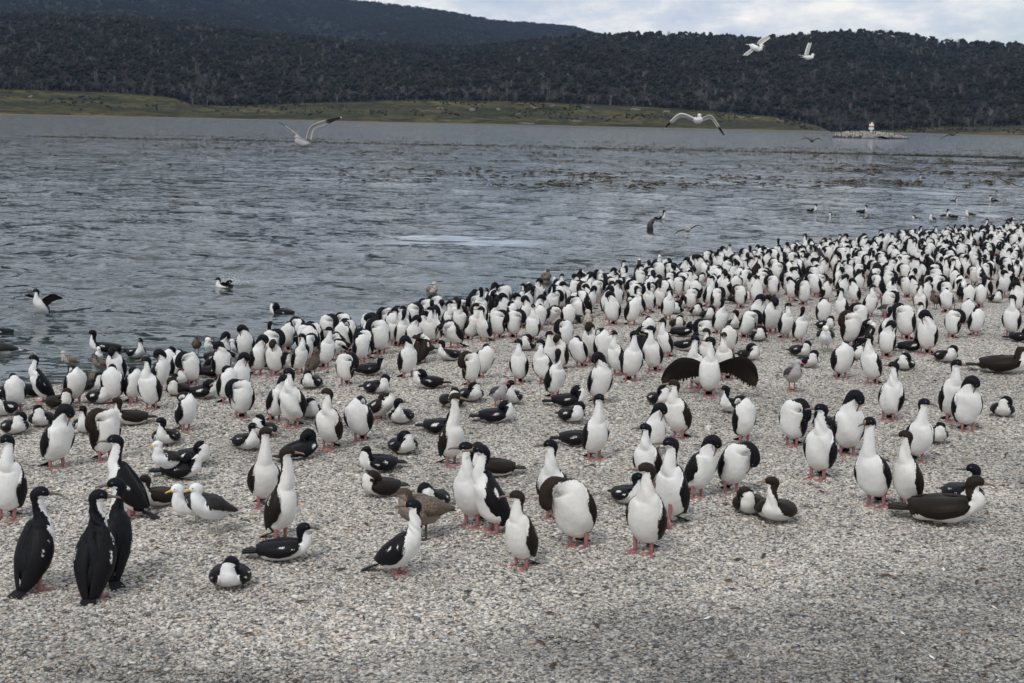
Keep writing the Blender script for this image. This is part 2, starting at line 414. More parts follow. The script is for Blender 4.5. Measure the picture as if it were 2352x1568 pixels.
# bare sand scars on the grassy bank
def scar_material():
    t = NT("bare_sand"); n = t.noise(t.pos((.1, .1, .4)), 1.0, 4, .6); c = t.mix(n, (.11, .095, .078), (.20, .175, .15)); t.bsdf(c, .95, None, .1); return t.m
def tree_mesh(name, seed, mat_leaf, mat_wood, h=9.0, blobs=13, spread=3.2):
    rg = np.random.default_rng(seed); vs = []; fs = []; mi = []; off = 0
    for k in range(blobs):
        a = rg.random()*6.28; rr = spread*np.sqrt(rg.random())*.8; zz = h*(.45+.5*rg.random()*(1-.35*rr/spread))
        s = rg.uniform(.8, 1.7)*h/9
        v = IV1*np.array([s*1.15, s*1.15, s*.8])*(1+rg.uniform(-.28, .28, (len(IV1), 1))) + np.array([rr*cos(a), rr*sin(a), zz])
        vs.append(v); fs.append(IF1+off); mi += [0]*len(IF1); off += len(v)
    n = 5; hh = h*.75
    v = np.array([[.16*(1-.6*j)*cos(2*pi*i/n), .16*(1-.6*j)*sin(2*pi*i/n), -1+j*(hh+1)] for j in (0, 1) for i in range(n)])
    f = np.array([[i, (i+1) % n, n+(i+1) % n] for i in range(n)] + [[i, n+(i+1) % n, n+i] for i in range(n)])
    vs.append(v); fs.append(f+off); mi += [1]*len(f)
    return bpy.data.objects.new(name, mesh_from(name, np.concatenate(vs), np.concatenate(fs), [mat_leaf, mat_wood], matidx=mi, smooth=False))
def bare_tree_mesh(name, seed, mat, h=8.0):
    rg = np.random.default_rng(seed); vs = []; fs = []; off = 0
    def limb(a, b, r1, r2):
        nonlocal off
        a = np.array(a); b = np.array(b); d = b-a; d /= np.linalg.norm(d); u = np.cross(d, (0.3, .9, .1)); u /= np.linalg.norm(u); w = np.cross(d, u)
        v = np.array([p+(u*cos(t_)+w*sin(t_))*r_ for p, r_ in ((a, r1), (b, r2)) for t_ in (0, 2.1, 4.2)])
        vs.append(v); fs.append(np.array([[0, 1, 4], [0, 4, 3], [1, 2, 5], [1, 5, 4], [2, 0, 3], [2, 3, 5]])+off); off += 6
    for q in range(2):
        x0 = rg.uniform(-1, 1); top = (x0+rg.uniform(-1, 1), rg.uniform(-1, 1), h*rg.uniform(.8, 1))
        limb((x0, 0, -1), top, .26, .10)
        for k in range(9):
            t_ = rg.uniform(.3, .95); p = np.array((x0, 0, 0))*(1-t_)+np.array(top)*t_
            a = rg.random()*6.28; L_ = rg.uniform(1.2, 3.0)
            e = p+np.array((cos(a)*L_*.7, sin(a)*L_*.7, L_*.8)); limb(p, e, .11, .05)
            for w in range(2):
                a2 = a+rg.uniform(-1, 1); limb((p+e)/2 if w else e, ((p+e)/2 if w else e)+np.array((cos(a2), sin(a2), .9))*rg.uniform(.6, 1.2), .06, .03)
    return bpy.data.objects.new(name, mesh_from(name, np.concatenate(vs), np.concatenate(fs), mat, smooth=False))
def crown_material():
    t = NT("tree_crown"); oi = t.n('ObjectInfo')
    c = t.ramp(oi.outputs['Random'], [(0, (.018, .025, .019)), (.25, (.026, .034, .022)), (.5, (.036, .040, .026)), (.7, (.042, .038, .030)), (.86, (.050, .039, .030)), (.95, (.070, .062, .052)), (1, (.04, .03, .024))])
    big = t.noise(t.pos((.006, .006, .006)), 1.0, 4); big2 = t.noise(t.pos((.0022, .0022, .006)), 1.0, 4, .6); c = t.mix(1.0, c, t.ramp(big, [(.35, .48), (.62, .92)]), 'MULTIPLY'); c = t.mix(t.ramp(big2, [(.46, 0.0), (.60, .55)]), c, (.036, .029, .024))
    c = t.mix(.35, c, (.024, .025, .021)); t.bsdf(c, .95, t.bump(t.noise(t.pos((1, 1, 1)), 1.2, 3), .5, .3), .02); return t.m
crown = crown_material(); bark = simple("pale_bark", (.20, .19, .175), .9, .1, .3, 2.0)
def bare_material():
    t = NT("bare_wood"); oi = t.n('ObjectInfo'); t.bsdf(t.ramp(oi.outputs['Random'], [(0, (.07, .062, .058)), (.6, (.12, .11, .105)), (1, (.24, .225, .21))]), .9, None, .1); return t.m
bare = bare_material()
SRC = [tree_mesh("crown_%d" % i, 100+i, crown, bark, h=random.uniform(7.5, 10.5)) for i in range(6)] + [bare_tree_mesh("snag_%d" % i, 200+i, bare, 8.5) for i in range(4)]
lo, hi = radians(-24), radians(24)
n = 34000
A = rng.uniform(lo, hi, n); D = np.sqrt(rng.uniform(1762**2, 3040**2, n))
snag = rng.random(n) < (.10 + .40*np.clip(1-(D-1762)/180, 0, 1) + .35*(fbm(A*60, D*.01, 3, 77) > .60))
idx = np.where(snag, rng.integers(6, 10, n), rng.integers(0, 6, n))
pts = np.stack([D*np.sin(A), D*np.cos(A), mid_z(A, D)], -1)
# clearing high on the left and front row of trunks
A2 = rng.uniform(lo, hi, 2600); D2 = rng.uniform(1752, 1790, 2600)
pts = np.concatenate([pts, np.stack([D2*np.sin(A2), D2*np.cos(A2), np.minimum(grass_z(A2, D2), mid_z(A2, np.maximum(D2, 1761)))+0], -1)])
idx = np.concatenate([idx, np.where(rng.random(2600) < .5, rng.integers(6, 10, 2600), rng.integers(0, 6, 2600))])
sc = .5+1.15*rng.random(len(pts))**1.6*1.15*np.concatenate([np.ones(n), np.full(2600, .85)])
# bushes down the bank
nb = 900
A3 = rng.uniform(lo, hi, nb*4); D3 = rng.uniform(1625, 1752, nb*4)
keep = fbm(A3*70, D3*.03, 3, 91) > .57; A3 = A3[keep]; D3 = D3[keep]
pts = np.concatenate([pts, np.stack([D3*np.sin(A3), D3*np.cos(A3), grass_z(A3, D3)-2.4], -1)]); idx = np.concatenate([idx, rng.integers(0, 6, len(A3))]); sc = np.concatenate([sc, rng.uniform(.28, .5, len(A3))])
wood = scatter("woodland", pts, sc, rng.random(len(pts))*6.28, idx, SRC)
prop(wood, "dense dark beech forest with pale bare trunks covering the near hill", "forest", kind='stuff')
n = 42000
A = rng.uniform(lo, radians(9), n); D = np.sqrt(rng.uniform(4300**2, 6560**2, n))
pts = np.stack([D*np.sin(A), D*np.cos(A), far_z(A, D)-2], -1)
SRC2 = [tree_mesh("clump_%d" % i, 300+i, crown, bark, h=10, blobs=9, spread=6) for i in range(4)]
fw = scatter("far_woodland", pts, rng.uniform(.8, 1.7, n), rng.random(n)*6.28, rng.integers(0, 4, n), SRC2)
prop(fw, "bluish distant forest on the high ridge at the upper left", "forest", kind='stuff')
# pale scars
scarm = scar_material()
sv, sf = [], []
rg = np.random.default_rng(5); off = 0
scars = [(1010, 248, 26, 6), (1085, 252, 22, 6), (1145, 251, 14, 7), (1225, 247, 30, 4), (1460, 252, 34, 8), (1530, 256, 26, 6), (1695, 268, 40, 7), (1740, 271, 36, 6), (1790, 277, 60, 5), (1840, 288, 44, 4), (1270, 243, 20, 4), (1350, 246, 22, 4), (1190, 262, 22, 3), (1325, 279, 40, 3), (1210, 287, 60, 2), (70, 222, 16, 5)]
for (x, y, w, h_) in scars:
    w *= .75; h_ *= .8; dirv = ray(x, y); A0 = atan2(dirv.x, dirv.y); zt = None
    best = None
    for D_ in np.linspace(1605, 1752, 80):
        e = (float(grass_z(np.array(A0), np.array(D_)))-HC)/D_ - dirv.z/math.hypot(dirv.x, dirv.y)
        if best is None or abs(e) < best[0]: best = (abs(e), D_)
    D0 = best[1]; wa = w/FPX; g = 9
    ring = [(A0, D0)]
    for k in range(18):
        a = 2*pi*k/18; q = rg.uniform(.65, 1.1); ring.append((A0+cos(a)*wa/2*q, min(1752, D0+sin(a)*q*h_*2.1)))
    vv = [[d_*sin(a), d_*cos(a), float(grass_z(np.array(a), np.array(d_)))+.5] for a, d_ in ring]
    sv += vv; sf += [(off, off+1+k, off+1+(k+1) % 18) for k in range(18)]; off += 19
prop(link("bank_scars", mesh_from("bank_scars", sv, sf, scarm, smooth=False)), kind='structure')

# ------------------------------------------------------------------ islet and beacon
isl = on_plane(2000, 318, 0); Di = math.hypot(isl.x, isl.y); pxm = FPX/Di
irock = simple("wet_rock", (.035, .037, .036), .7, .3, .4, .4, .8); guano = simple("guano_rock", (.24, .215, .19), .95, .1, .35, .35, .8)
hw = 86/pxm
g = 60; xs = np.linspace(-1, 1, g); V = []
for j in range(15):
    for x in xs:
        y = -1+2*j/14; rr_ = np.hypot(x, y*.9)
        hgt = max(0, 1-rr_**2.4)**.6*3.0*(1-.25*x)*.9 + (float(fbm(np.array(x*9.0), np.array(y*4.0), 3, 3))-.5)*1.0*(rr_ < 1)
        V.append((isl.x+x*hw, isl.y+y*9, hgt*1.0-.25))
Fq = [(j*g+i, j*g+i+1, (j+1)*g+i+1, (j+1)*g+i) for j in range(14) for i in range(g-1)]
mi = [0 if (V[f[0]][2]+V[f[2]][2])/2 < .75 else 1 for f in Fq]
ir = link("rock_islet", mesh_from("rock_islet", V, Fq, [irock, guano], matidx=mi, smooth=False))
prop(ir, "low rocky islet whitened by nesting birds in front of the far shore", "islet")
whitem = simple("white_paint", (.78, .77, .75), .6, .3, .08, 5.0); redm = simple("red_paint", (.42, .06, .05), .6, .3, .15, 5.0)
def cyl(name, r1, r2, z0, z1, mat, parent, n=14, loc=(0, 0), roof=False):
    v = [(r1*cos(2*pi*i/n)+loc[0], r1*sin(2*pi*i/n)+loc[1], z0) for i in range(n)]+[(r2*cos(2*pi*i/n)+loc[0], r2*sin(2*pi*i/n)+loc[1], z1) for i in range(n)]
    f = [(i, (i+1) % n, n+(i+1) % n, n+i) for i in range(n)]+[tuple(range(n))[::-1], tuple(range(n, 2*n))]
    return link(name, mesh_from(name, v, f, mat, smooth=False), parent)
bp = on_plane(2000, 318, 0); bk = link("navigation_beacon", None); bk.location = (bp.x, bp.y, 2.35)
prop(bk, "white beacon with a red band standing on the rock islet", "beacon")
k = Di/600.0
cyl("tower", .62*k, .45*k, 0, 1.3*k, whitem, bk)
cyl("gallery", 1.05*k, 1.05*k, 1.3*k+.003, 2.25*k, whitem, bk)
cyl("red_band", 1.08*k, 1.08*k, 2.255*k, 2.75*k, redm, bk)
cyl("upper_drum", 1.02*k, .92*k, 2.755*k, 3.55*k, whitem, bk)
cyl("lantern", .42*k, .30*k, 3.555*k, 4.15*k, whitem, bk, loc=(.15, 0))
dots = []; n = 900
xx = rng.uniform(-.95, .95, n); yy = rng.uniform(-.9, .3, n)
for x, y in zip(xx, yy):
    rr_ = np.hypot(x, y*.9)
    if rr_ > .97: continue
    hgt = max(0, 1-rr_**2.4)**.6*3.0*(1-.25*x)*.9 + (float(fbm(np.array(x*9.0), np.array(y*4.0), 3, 3))-.5)*1.0
    if hgt > .9: dots.append((isl.x+x*hw, isl.y+y*9, hgt-.35))
dv, df, dm = [], [], []; off = 0
for j, p in enumerate(dots):
    s = rng.uniform(.14, .24); v = IV1*np.array([s*.8, s*.8, s*1.9])+np.array(p)+np.array([0, 0, s*1.2]); dv.append(v); df.append(IF1+off); off += len(v); dm += [int(rng.random() < .35)]*len(IF1)
ib = link("islet_seabirds", mesh_from("islet_seabirds", np.concatenate(dv), np.concatenate(df), [simple("distant_bird", (.50, .47, .43), .9, .1, .3, 3), irock], matidx=dm))
prop(ib, "crowd of tiny seabirds covering the distant rock islet", "seabirds", kind='stuff')

# ------------------------------------------------------------------ floating kelp
kelpm = simple("kelp_blade", (.060, .042, .015), .6, .25, .45, 3.0)
n = 90000
X_ = rng.uniform(-70, 100, n); Y_ = np.exp(rng.uniform(math.log(56), math.log(330), n))
pxs = [];
dens = fbm(X_*.05, Y_*.09, 4, 61); clump = fbm(X_*.5, Y_*.35, 3, 62)
right = np.clip(.50+X_/Y_*1.3, .12, 1.0)
row = np.exp(-((Y_-208-8*fbm(X_*.02, X_*0, 2, 5))/4.5)**2)*np.clip((fbm(X_*.04, X_*0+3, 3, 55)-.32)*5, 0, 1)
p = np.clip((dens-.46)*6, 0, 1)*np.clip((clump-.49)*7, 0, 1)*1.0*right*np.clip((Y_-58)/10, 0, 1)*np.clip((300-Y_)/60, 0, 1)
keep = rng.random(n) < np.maximum(p, row*.9)
X_ = X_[keep]; Y_ = Y_[keep]
kv, kf = [], []; off = 0
for x, y in zip(X_, Y_):
    for q in range(1):
        L_ = rng.uniform(.09, .32)*(1+.004*y); w_ = rng.uniform(.04, .09)*(1+.004*y); a = rng.normal(0, .7); ca, sa = cos(a), sin(a); ox, oy = rng.normal(0, .25, 2)
        hz = rng.uniform(.02, .10)
        loc = [(-L_, -w_*.3, .0), (-L_*.3, -w_, hz), (L_*.5, -w_*.6, hz*1.3), (L_, 0, .0), (L_*.4, w_, hz*.7), (-L_*.4, w_*.8, hz*.5), (0, 0, hz*1.8)]
        kv += [(x+ox+ca*u-sa*v, y+oy+sa*u+ca*v, z+.045) for u, v, z in loc]
        kf += [(off+i, off+(i+1) % 6, off+6) for i in range(6)]; off += 7
prop(link("kelp", mesh_from("kelp", kv, kf, kelpm, smooth=False)), "brown kelp blades floating in broken bands across the channel", "kelp", kind='stuff')

# ------------------------------------------------------------------ loose pebbles and shells near the camera
def pebble_material():
    t = NT("pebble"); oi = t.n('ObjectInfo'); c = t.ramp(oi.outputs['Random'], STONE)
    nz = t.noise(t.pos((1, 1, 1)), 90.0, 3); c = t.mix(t.math('MULTIPLY', nz, .35), c, (.36, .32, .26)); c = dark_band(t, t.mix(1.0, c, (1.0, .99, .97), 'MULTIPLY'))
    big = t.noise(t.pos((.30, .55, 1)), 1.0, 5, .55); c = t.mix(1.0, c, t.ramp(big, [(.36, .84), (.56, 1.06)]), 'MULTIPLY')
    t.bsdf(c, .75, t.bump(nz, .3, .003), .3); return t.m
pm = pebble_material(); PS = []
for i in range(8):
    rg = np.random.default_rng(i); v, f = (IV1, IF1)
    s = np.array([1, rg.uniform(.5, .85), rg.uniform(.22, .42)])
    v = v*s*(1+rg.uniform(-.16, .16, (len(v), 1))); PS.append(bpy.data.objects.new("pebble_%d" % i, mesh_from("pebble_%d" % i, v, f, pm, smooth=(i < 5))))
n = 260000
A = rng.uniform(radians(-23), radians(23), n); D = 6.6*(26/6.6)**(rng.random(n)**.8)
X_ = D*np.sin(A); Y_ = D*np.cos(A); keep = land_dist(X_, Y_) > .2; X_ = X_[keep]; Y_ = Y_[keep]
s_ = .0088*np.exp(rng.normal(0, .38, len(X_)))*(1+.012*Y_)
pb = scatter("pebbles", np.stack([X_, Y_, ground_h(X_, Y_)+s_*.22], -1), s_, rng.normal(0, 1.0, len(X_)), rng.integers(0, 8, len(X_)), PS, tilt=rng.normal(0, .30, len(X_)))
prop(pb, "grey and cream pebbles and shell fragments strewn over the near beach", "pebbles", kind='stuff')
fm_ = simple("lost_feather", (.80, .79, .76), .7, .2, .1, 30.0); fv, ff = [], []; off = 0
for q in range(500):
    a = rng.uniform(-.37, .37); d_ = 8.0*(40/8.0)**rng.random(); x, y = d_*sin(a), d_*cos(a)
    if land_dist(x, y) < .8: continue
    z = float(ground_h(np.array(x), np.array(y)))+.012; th = rng.uniform(0, 6.28); L_ = rng.uniform(.008, .026); w_ = L_*rng.uniform(.2, .5); ca, sa = cos(th), sin(th)
    loc = [(-L_, 0, 0), (-L_*.3, -w_, .003), (L_*.6, -w_*.7, .008), (L_, 0, .016), (L_*.5, w_, .006), (-L_*.4, w_*.7, .002), (0, 0, .010)]
    fv += [(x+ca*u-sa*v, y+sa*u+ca*v, z+zz) for u, v, zz in loc]; ff += [(off+i, off+(i+1) % 6, off+6) for i in range(6)]; off += 7
prop(link("feathers", mesh_from("feathers", fv, ff, fm_, smooth=False)), "small white moulted feathers and shell flakes lying on the shingle", "feathers", kind='stuff')
# driftwood bits, feathers and dark weed scraps
wm = simple("weed_scrap", (.075, .045, .025), .8, .2, .5, 30.0)
wv, wf = [], []; off = 0
for q in range(420):
    a = rng.uniform(-.37, .37); d_ = 7.5*(34/7.5)**rng.random(); x, y = d_*sin(a), d_*cos(a)
    if land_dist(x, y) < .8: continue
    z = float(ground_h(np.array(x), np.array(y)))+.012; th = rng.normal(0, .9); L_ = rng.uniform(.015, .065); w_ = L_*rng.uniform(.12, .35)
    ca, sa = cos(th), sin(th)
    loc = [(-L_, 0, 0), (-L_*.3, -w_, .004), (L_*.5, -w_*.7, .006), (L_, .2*w_, 0), (L_*.4, w_, .004), (-L_*.4, w_*.7, .003), (0, 0, .016)]
    wv += [(x+ca*u-sa*v, y+sa*u+ca*v, z+zz) for u, v, zz in loc]; wf += [(off+i, off+(i+1) % 6, off+6) for i in range(6)]; off += 7
prop(link("beach_scraps", mesh_from("beach_scraps", wv, wf, wm, smooth=False)), "small scraps of brown weed and driftwood scattered among the pebbles", "debris", kind='stuff')
# ------------------------------------------------------------------ birds: materials
def plumage(name, dark, white=(.80, .79, .765), low=(.62, .52, .46), mottle=.0):
    t = NT(name); m_ = t.attr('mask'); p = t.pos(obj=True)
    nz = t.noise(p, 55.0, 3, .6); nz2 = t.noise(p, 16.0, 3, .6); fine = t.noise(p, 130.0, 2, .6)
    k = t.math('ADD', m_, t.math('MULTIPLY', t.math('SUBTRACT', nz, .5), .62))
    k = t.ramp(k, [(.485, 0.0), (.515, 1.0)])
    st = t.attr('stn')
    w = t.mix(t.ramp(st, [(.0, .85), (.14, .0)]), white, low)
    w = t.mix(t.math('MULTIPLY', t.ramp(nz2, [(.40, .0), (.70, 1.0)]), .38), w, tuple(x*.74 for x in white))
    w = t.mix(t.math('MULTIPLY', t.ramp(t.noise(p, 9.0, 2), [(.60, 0.0), (.75, 1.0)]), .22), w, (.52, .44, .30))
    dk = t.mix(nz2, tuple(x*.55 for x in dark), tuple(x*1.5 for x in dark))
    c = t.mix(k, w, dk)
    rg = t.ramp(k, [(0, .92), (1, .55)])
    t.bsdf(c, rg, t.bump(t.math('ADD', t.math('MULTIPLY', nz2, 1.0), t.math('MULTIPLY', fine, .35)), .55, .012), .12)
    return t.m
def wing_mat(name, dark, bar=(.78, .78, .76), mott=None):
    t = NT(name); p = t.pos(obj=True); nz = t.noise(p, 50.0, 3, .6); u = t.attr('wu'); v = t.attr('wv')
    w = t.n('TexWave', i_Scale=1.0, i_Distortion=1.5, i_Detail=2.0)
    cv = t.n('CombineXYZ'); t.l(t.math('MULTIPLY', v, 2.6), cv.inputs[0]); t.l(t.math('MULTIPLY', u, .7), cv.inputs[1]); t.l(cv.outputs[0], w.inputs['Vector'])
    c = t.mix(nz, tuple(x*.6 for x in dark), tuple(x*1.5 for x in dark))
    if mott: c = t.mix(t.ramp(t.noise(p, 110.0, 3, .6), [(.42, 0), (.60, .8)]), c, mott)
    c = t.mix(t.math('MULTIPLY', t.ramp(w.outputs['Fac'], [(.0, 1.0), (.25, .0)]), .3), c, tuple(x*.35 for x in dark))
    b = t.attr('bar'); bb = t.ramp(t.math('ADD', b, t.math('MULTIPLY', t.math('SUBTRACT', t.noise(p, 95.0, 3, .7), .5), 1.25)), [(.52, 0.0), (.58, 1.0)])
    c = t.mix(bb, c, bar)
    t.bsdf(c, .5, t.bump(t.math('ADD', t.math('MULTIPLY', w.outputs['Fac'], .35), nz), .5, .004), .12); return t.m
ADK = (.0075, .008, .011); JDK = (.024, .0165, .012)
M_ad = plumage("shag_plumage", ADK); M_ju = plumage("young_shag_plumage", JDK, (.78, .76, .72))
W_ad = wing_mat("shag_wing", (.0095, .0092, .0105)); W_ju = wing_mat("young_shag_wing", (.017, .0125, .010), (.70, .66, .60))
M_kelp = plumage("gull_plumage", (.05, .045, .045), (.82, .82, .81), (.80, .79, .77)); W_kelp = wing_mat("gull_wing", (.028, .025, .025), (.85, .85, .84))
M_dol = plumage("grey_gull_plumage", (.20, .20, .205), (.46, .44, .435), (.50, .47, .46)); W_dol = wing_mat("grey_gull_wing", (.055, .050, .050), (.6, .6, .6))
M_brn = plumage("brown_gull_plumage", (.075, .055, .042), (.26, .21, .17), (.20, .16, .13)); W_brn = wing_mat("brown_gull_wing", (.085, .062, .046), (.30, .25, .20), (.26, .21, .165))
M_mot = plumage("mottled_gull_plumage", (.16, .12, .095), (.56, .51, .45), (.40, .35, .30)); W_mot = wing_mat("mottled_gull_wing", (.12, .095, .075), (.45, .40, .34), (.36, .31, .25))
M_ybr = plumage("young_grey_gull_plumage", (.075, .060, .052), (.15, .12, .10), (.13, .105, .09)); W_ybr = wing_mat("young_grey_gull_wing", (.075, .058, .046), (.2, .16, .13))
M_pen = plumage("penguin_plumage", (.035, .030, .030), (.80, .79, .76), (.78, .75, .72)); M_penb = plumage("brown_penguin_plumage", (.062, .042, .032), (.75, .72, .68), (.7, .66, .62))
K_pink = simple("pink_skin", (.36, .155, .15), .5, .4, .22, 80); K_bill = simple("horn_bill", (.135, .095, .072), .4, .5, .3, 60); K_jbill = simple("pale_bill", (.22, .135, .105), .4, .5, .3, 60)
K_car = simple("orange_caruncle", (.70, .30, .05), .5, .4, .2, 90); K_eye = simple("blue_eye_ring", (.05, .12, .22), .3, .5, .1); K_dark = simple("dark_eye", (.01, .01, .01), .15, .6, .1)
K_yel = simple("yellow_bill", (.75, .48, .07), .4, .4, .15); K_red = simple("red_bill", (.60, .035, .03), .4, .4, .15); K_grn = simple("pale_green_leg", (.42, .44, .33), .5, .3, .15); K_orb = simple("orange_bill", (.70, .15, .04), .4, .4, .15)
K_brl = simple("dull_brown_bill", (.06, .045, .04), .5, .4, .2); K_redleg = simple("red_leg", (.50, .08, .05), .5, .3, .15)
def open_wing_mat():
    t = NT("open_shag_wing"); p = t.pos(obj=True); nz = t.noise(p, 30.0, 3, .6); u = t.attr('wu'); v = t.attr('wv')
    w = t.n('TexWave', i_Scale=1.0, i_Distortion=2.0, i_Detail=2.0); cv = t.n('CombineXYZ'); t.l(t.math('MULTIPLY', v, 2.2), cv.inputs[0]); t.l(t.math('MULTIPLY', u, .2), cv.inputs[1]); t.l(cv.outputs[0], w.inputs['Vector'])
    c = t.ramp(t.math('ADD', u, t.math('MULTIPLY', nz, .4)), [(.25, (.007, .006, .0055)), (.8, (.015, .011, .009)), (1.0, (.040, .026, .019))])
    c = t.mix(t.math('MULTIPLY', w.outputs['Fac'], .6), c, (.010, .007, .006)); t.bsdf(c, .6, t.bump(w.outputs['Fac'], .6, .004), .12); return t.m
W_open = open_wing_mat()
K_tail = wing_mat("shag_tail", (.014, .014, .015)); K_jtail = wing_mat("young_shag_tail", (.028, .022, .018))

# ------------------------------------------------------------------ birds: geometry
class Sweep:
    def __init__(s, P, rw, rd, hint):
        s.P = np.array(P, float); s.rw = np.array(rw, float); s.rd = np.array(rd, float); s.Hn = np.array(hint, float)
        s.K = len(P)-1
    def cr(s, A, t):
        t = np.clip(t, 0, s.K-1e-6); i = np.floor(t).astype(int); f = t-i
        g = lambda j: A[np.clip(j, 0, s.K)]
        p0, p1, p2, p3 = g(i-1), g(i), g(i+1), g(i+2)
        if A.ndim > 1: f = f[:, None]
        return .5*((2*p1)+(-p0+p2)*f+(2*p0-5*p1+4*p2-p3)*f*f+(-p0+3*p1-3*p2+p3)*f**3)
    def frame(s, t):
        e = .06; T = s.cr(s.P, t+e)-s.cr(s.P, t-e); T /= np.linalg.norm(T, axis=1)[:, None]+1e-9
        Hh = s.cr(s.Hn, t); D = Hh-(Hh*T).sum(1)[:, None]*T; D /= np.linalg.norm(D, axis=1)[:, None]+1e-9
        return s.cr(s.P, t), T, D, np.cross(T, D), np.maximum(s.cr(s.rw, t), .004), np.maximum(s.cr(s.rd, t), .004)
    def surf(s, t, th, off=0.0):
        P, T, D, S, rw, rd = s.frame(t); c, q = np.cos(th), np.sin(th)
        return P + D*((rd+off)*c)[:, None] + S*((rw+off)*q)[:, None]
    def mesh(s, nt, na, rgen, flat=None, fluff=.0025):
        t = np.concatenate([np.linspace(0, 5.2, int(nt*.48), endpoint=False), np.linspace(5.2, s.K, nt-int(nt*.48))]) if s.K == 11 else np.linspace(0, s.K, nt)
        P, T, D, S, rw, rd = s.frame(t); th = np.linspace(0, 2*pi, na, endpoint=False)
        V = P[:, None, :] + D[:, None, :]*(rd[:, None]*np.cos(th))[..., None] + S[:, None, :]*(rw[:, None]*np.sin(th))[..., None]
        V = V + rgen.normal(0, fluff*.35, V.shape)
        lump = np.zeros((nt, na)); tcol = t[:, None]; arow = th[None, :]
        for q in range(7):
            lump += rgen.normal(0, 1)*np.sin(tcol*rgen.uniform(.6, 2.6)+arow*rgen.integers(1, 5)+rgen.uniform(0, 6.28))
        lump *= .0024*np.clip(1.2-np.maximum(tcol-5.2, 0)*.25, .15, 1)
        V = V + (D[:, None, :]*np.cos(arow)[..., None]+S[:, None, :]*np.sin(arow)[..., None])*lump[..., None]
        tt = np.repeat(t, na); aa = np.tile(th, nt); aa = np.where(aa > pi, aa-2*pi, aa)
        V = V.reshape(-1, 3); V = np.concatenate([V, [P[0]-T[0]*rd[0]*.5], [P[-1]+T[-1]*rd[-1]*.4]])
        i = np.arange(nt-1)[:, None]*na+np.arange(na)[None, :]; j = np.arange(nt-1)[:, None]*na+(np.arange(na)[None, :]+1) % na
        F = np.stack([i, j, j+na, i+na], -1).reshape(-1, 4)
        n0 = nt*na; caps = [[(k+1) % na, k, n0, n0] for k in range(na)]+[[(nt-1)*na+k, (nt-1)*na+(k+1) % na, n0+1, n0+1] for k in range(na)]
        faces = F.tolist()+[c[:3] for c in caps]
        tt = np.concatenate([tt, [0, s.K]]); aa = np.concatenate([aa, [0, 0]])
        if flat is not None: V[:, 2] = np.where(V[:, 2] < flat, flat+(V[:, 2]-flat)*.12, V[:, 2])
        return V, faces, tt, np.abs(aa)
def degrees_(x): return x*57.29578
def nrm(v): v = np.array(v, float); return v/(np.linalg.norm(v)+1e-9)
UPV = np.array([0, 0, 1.0])

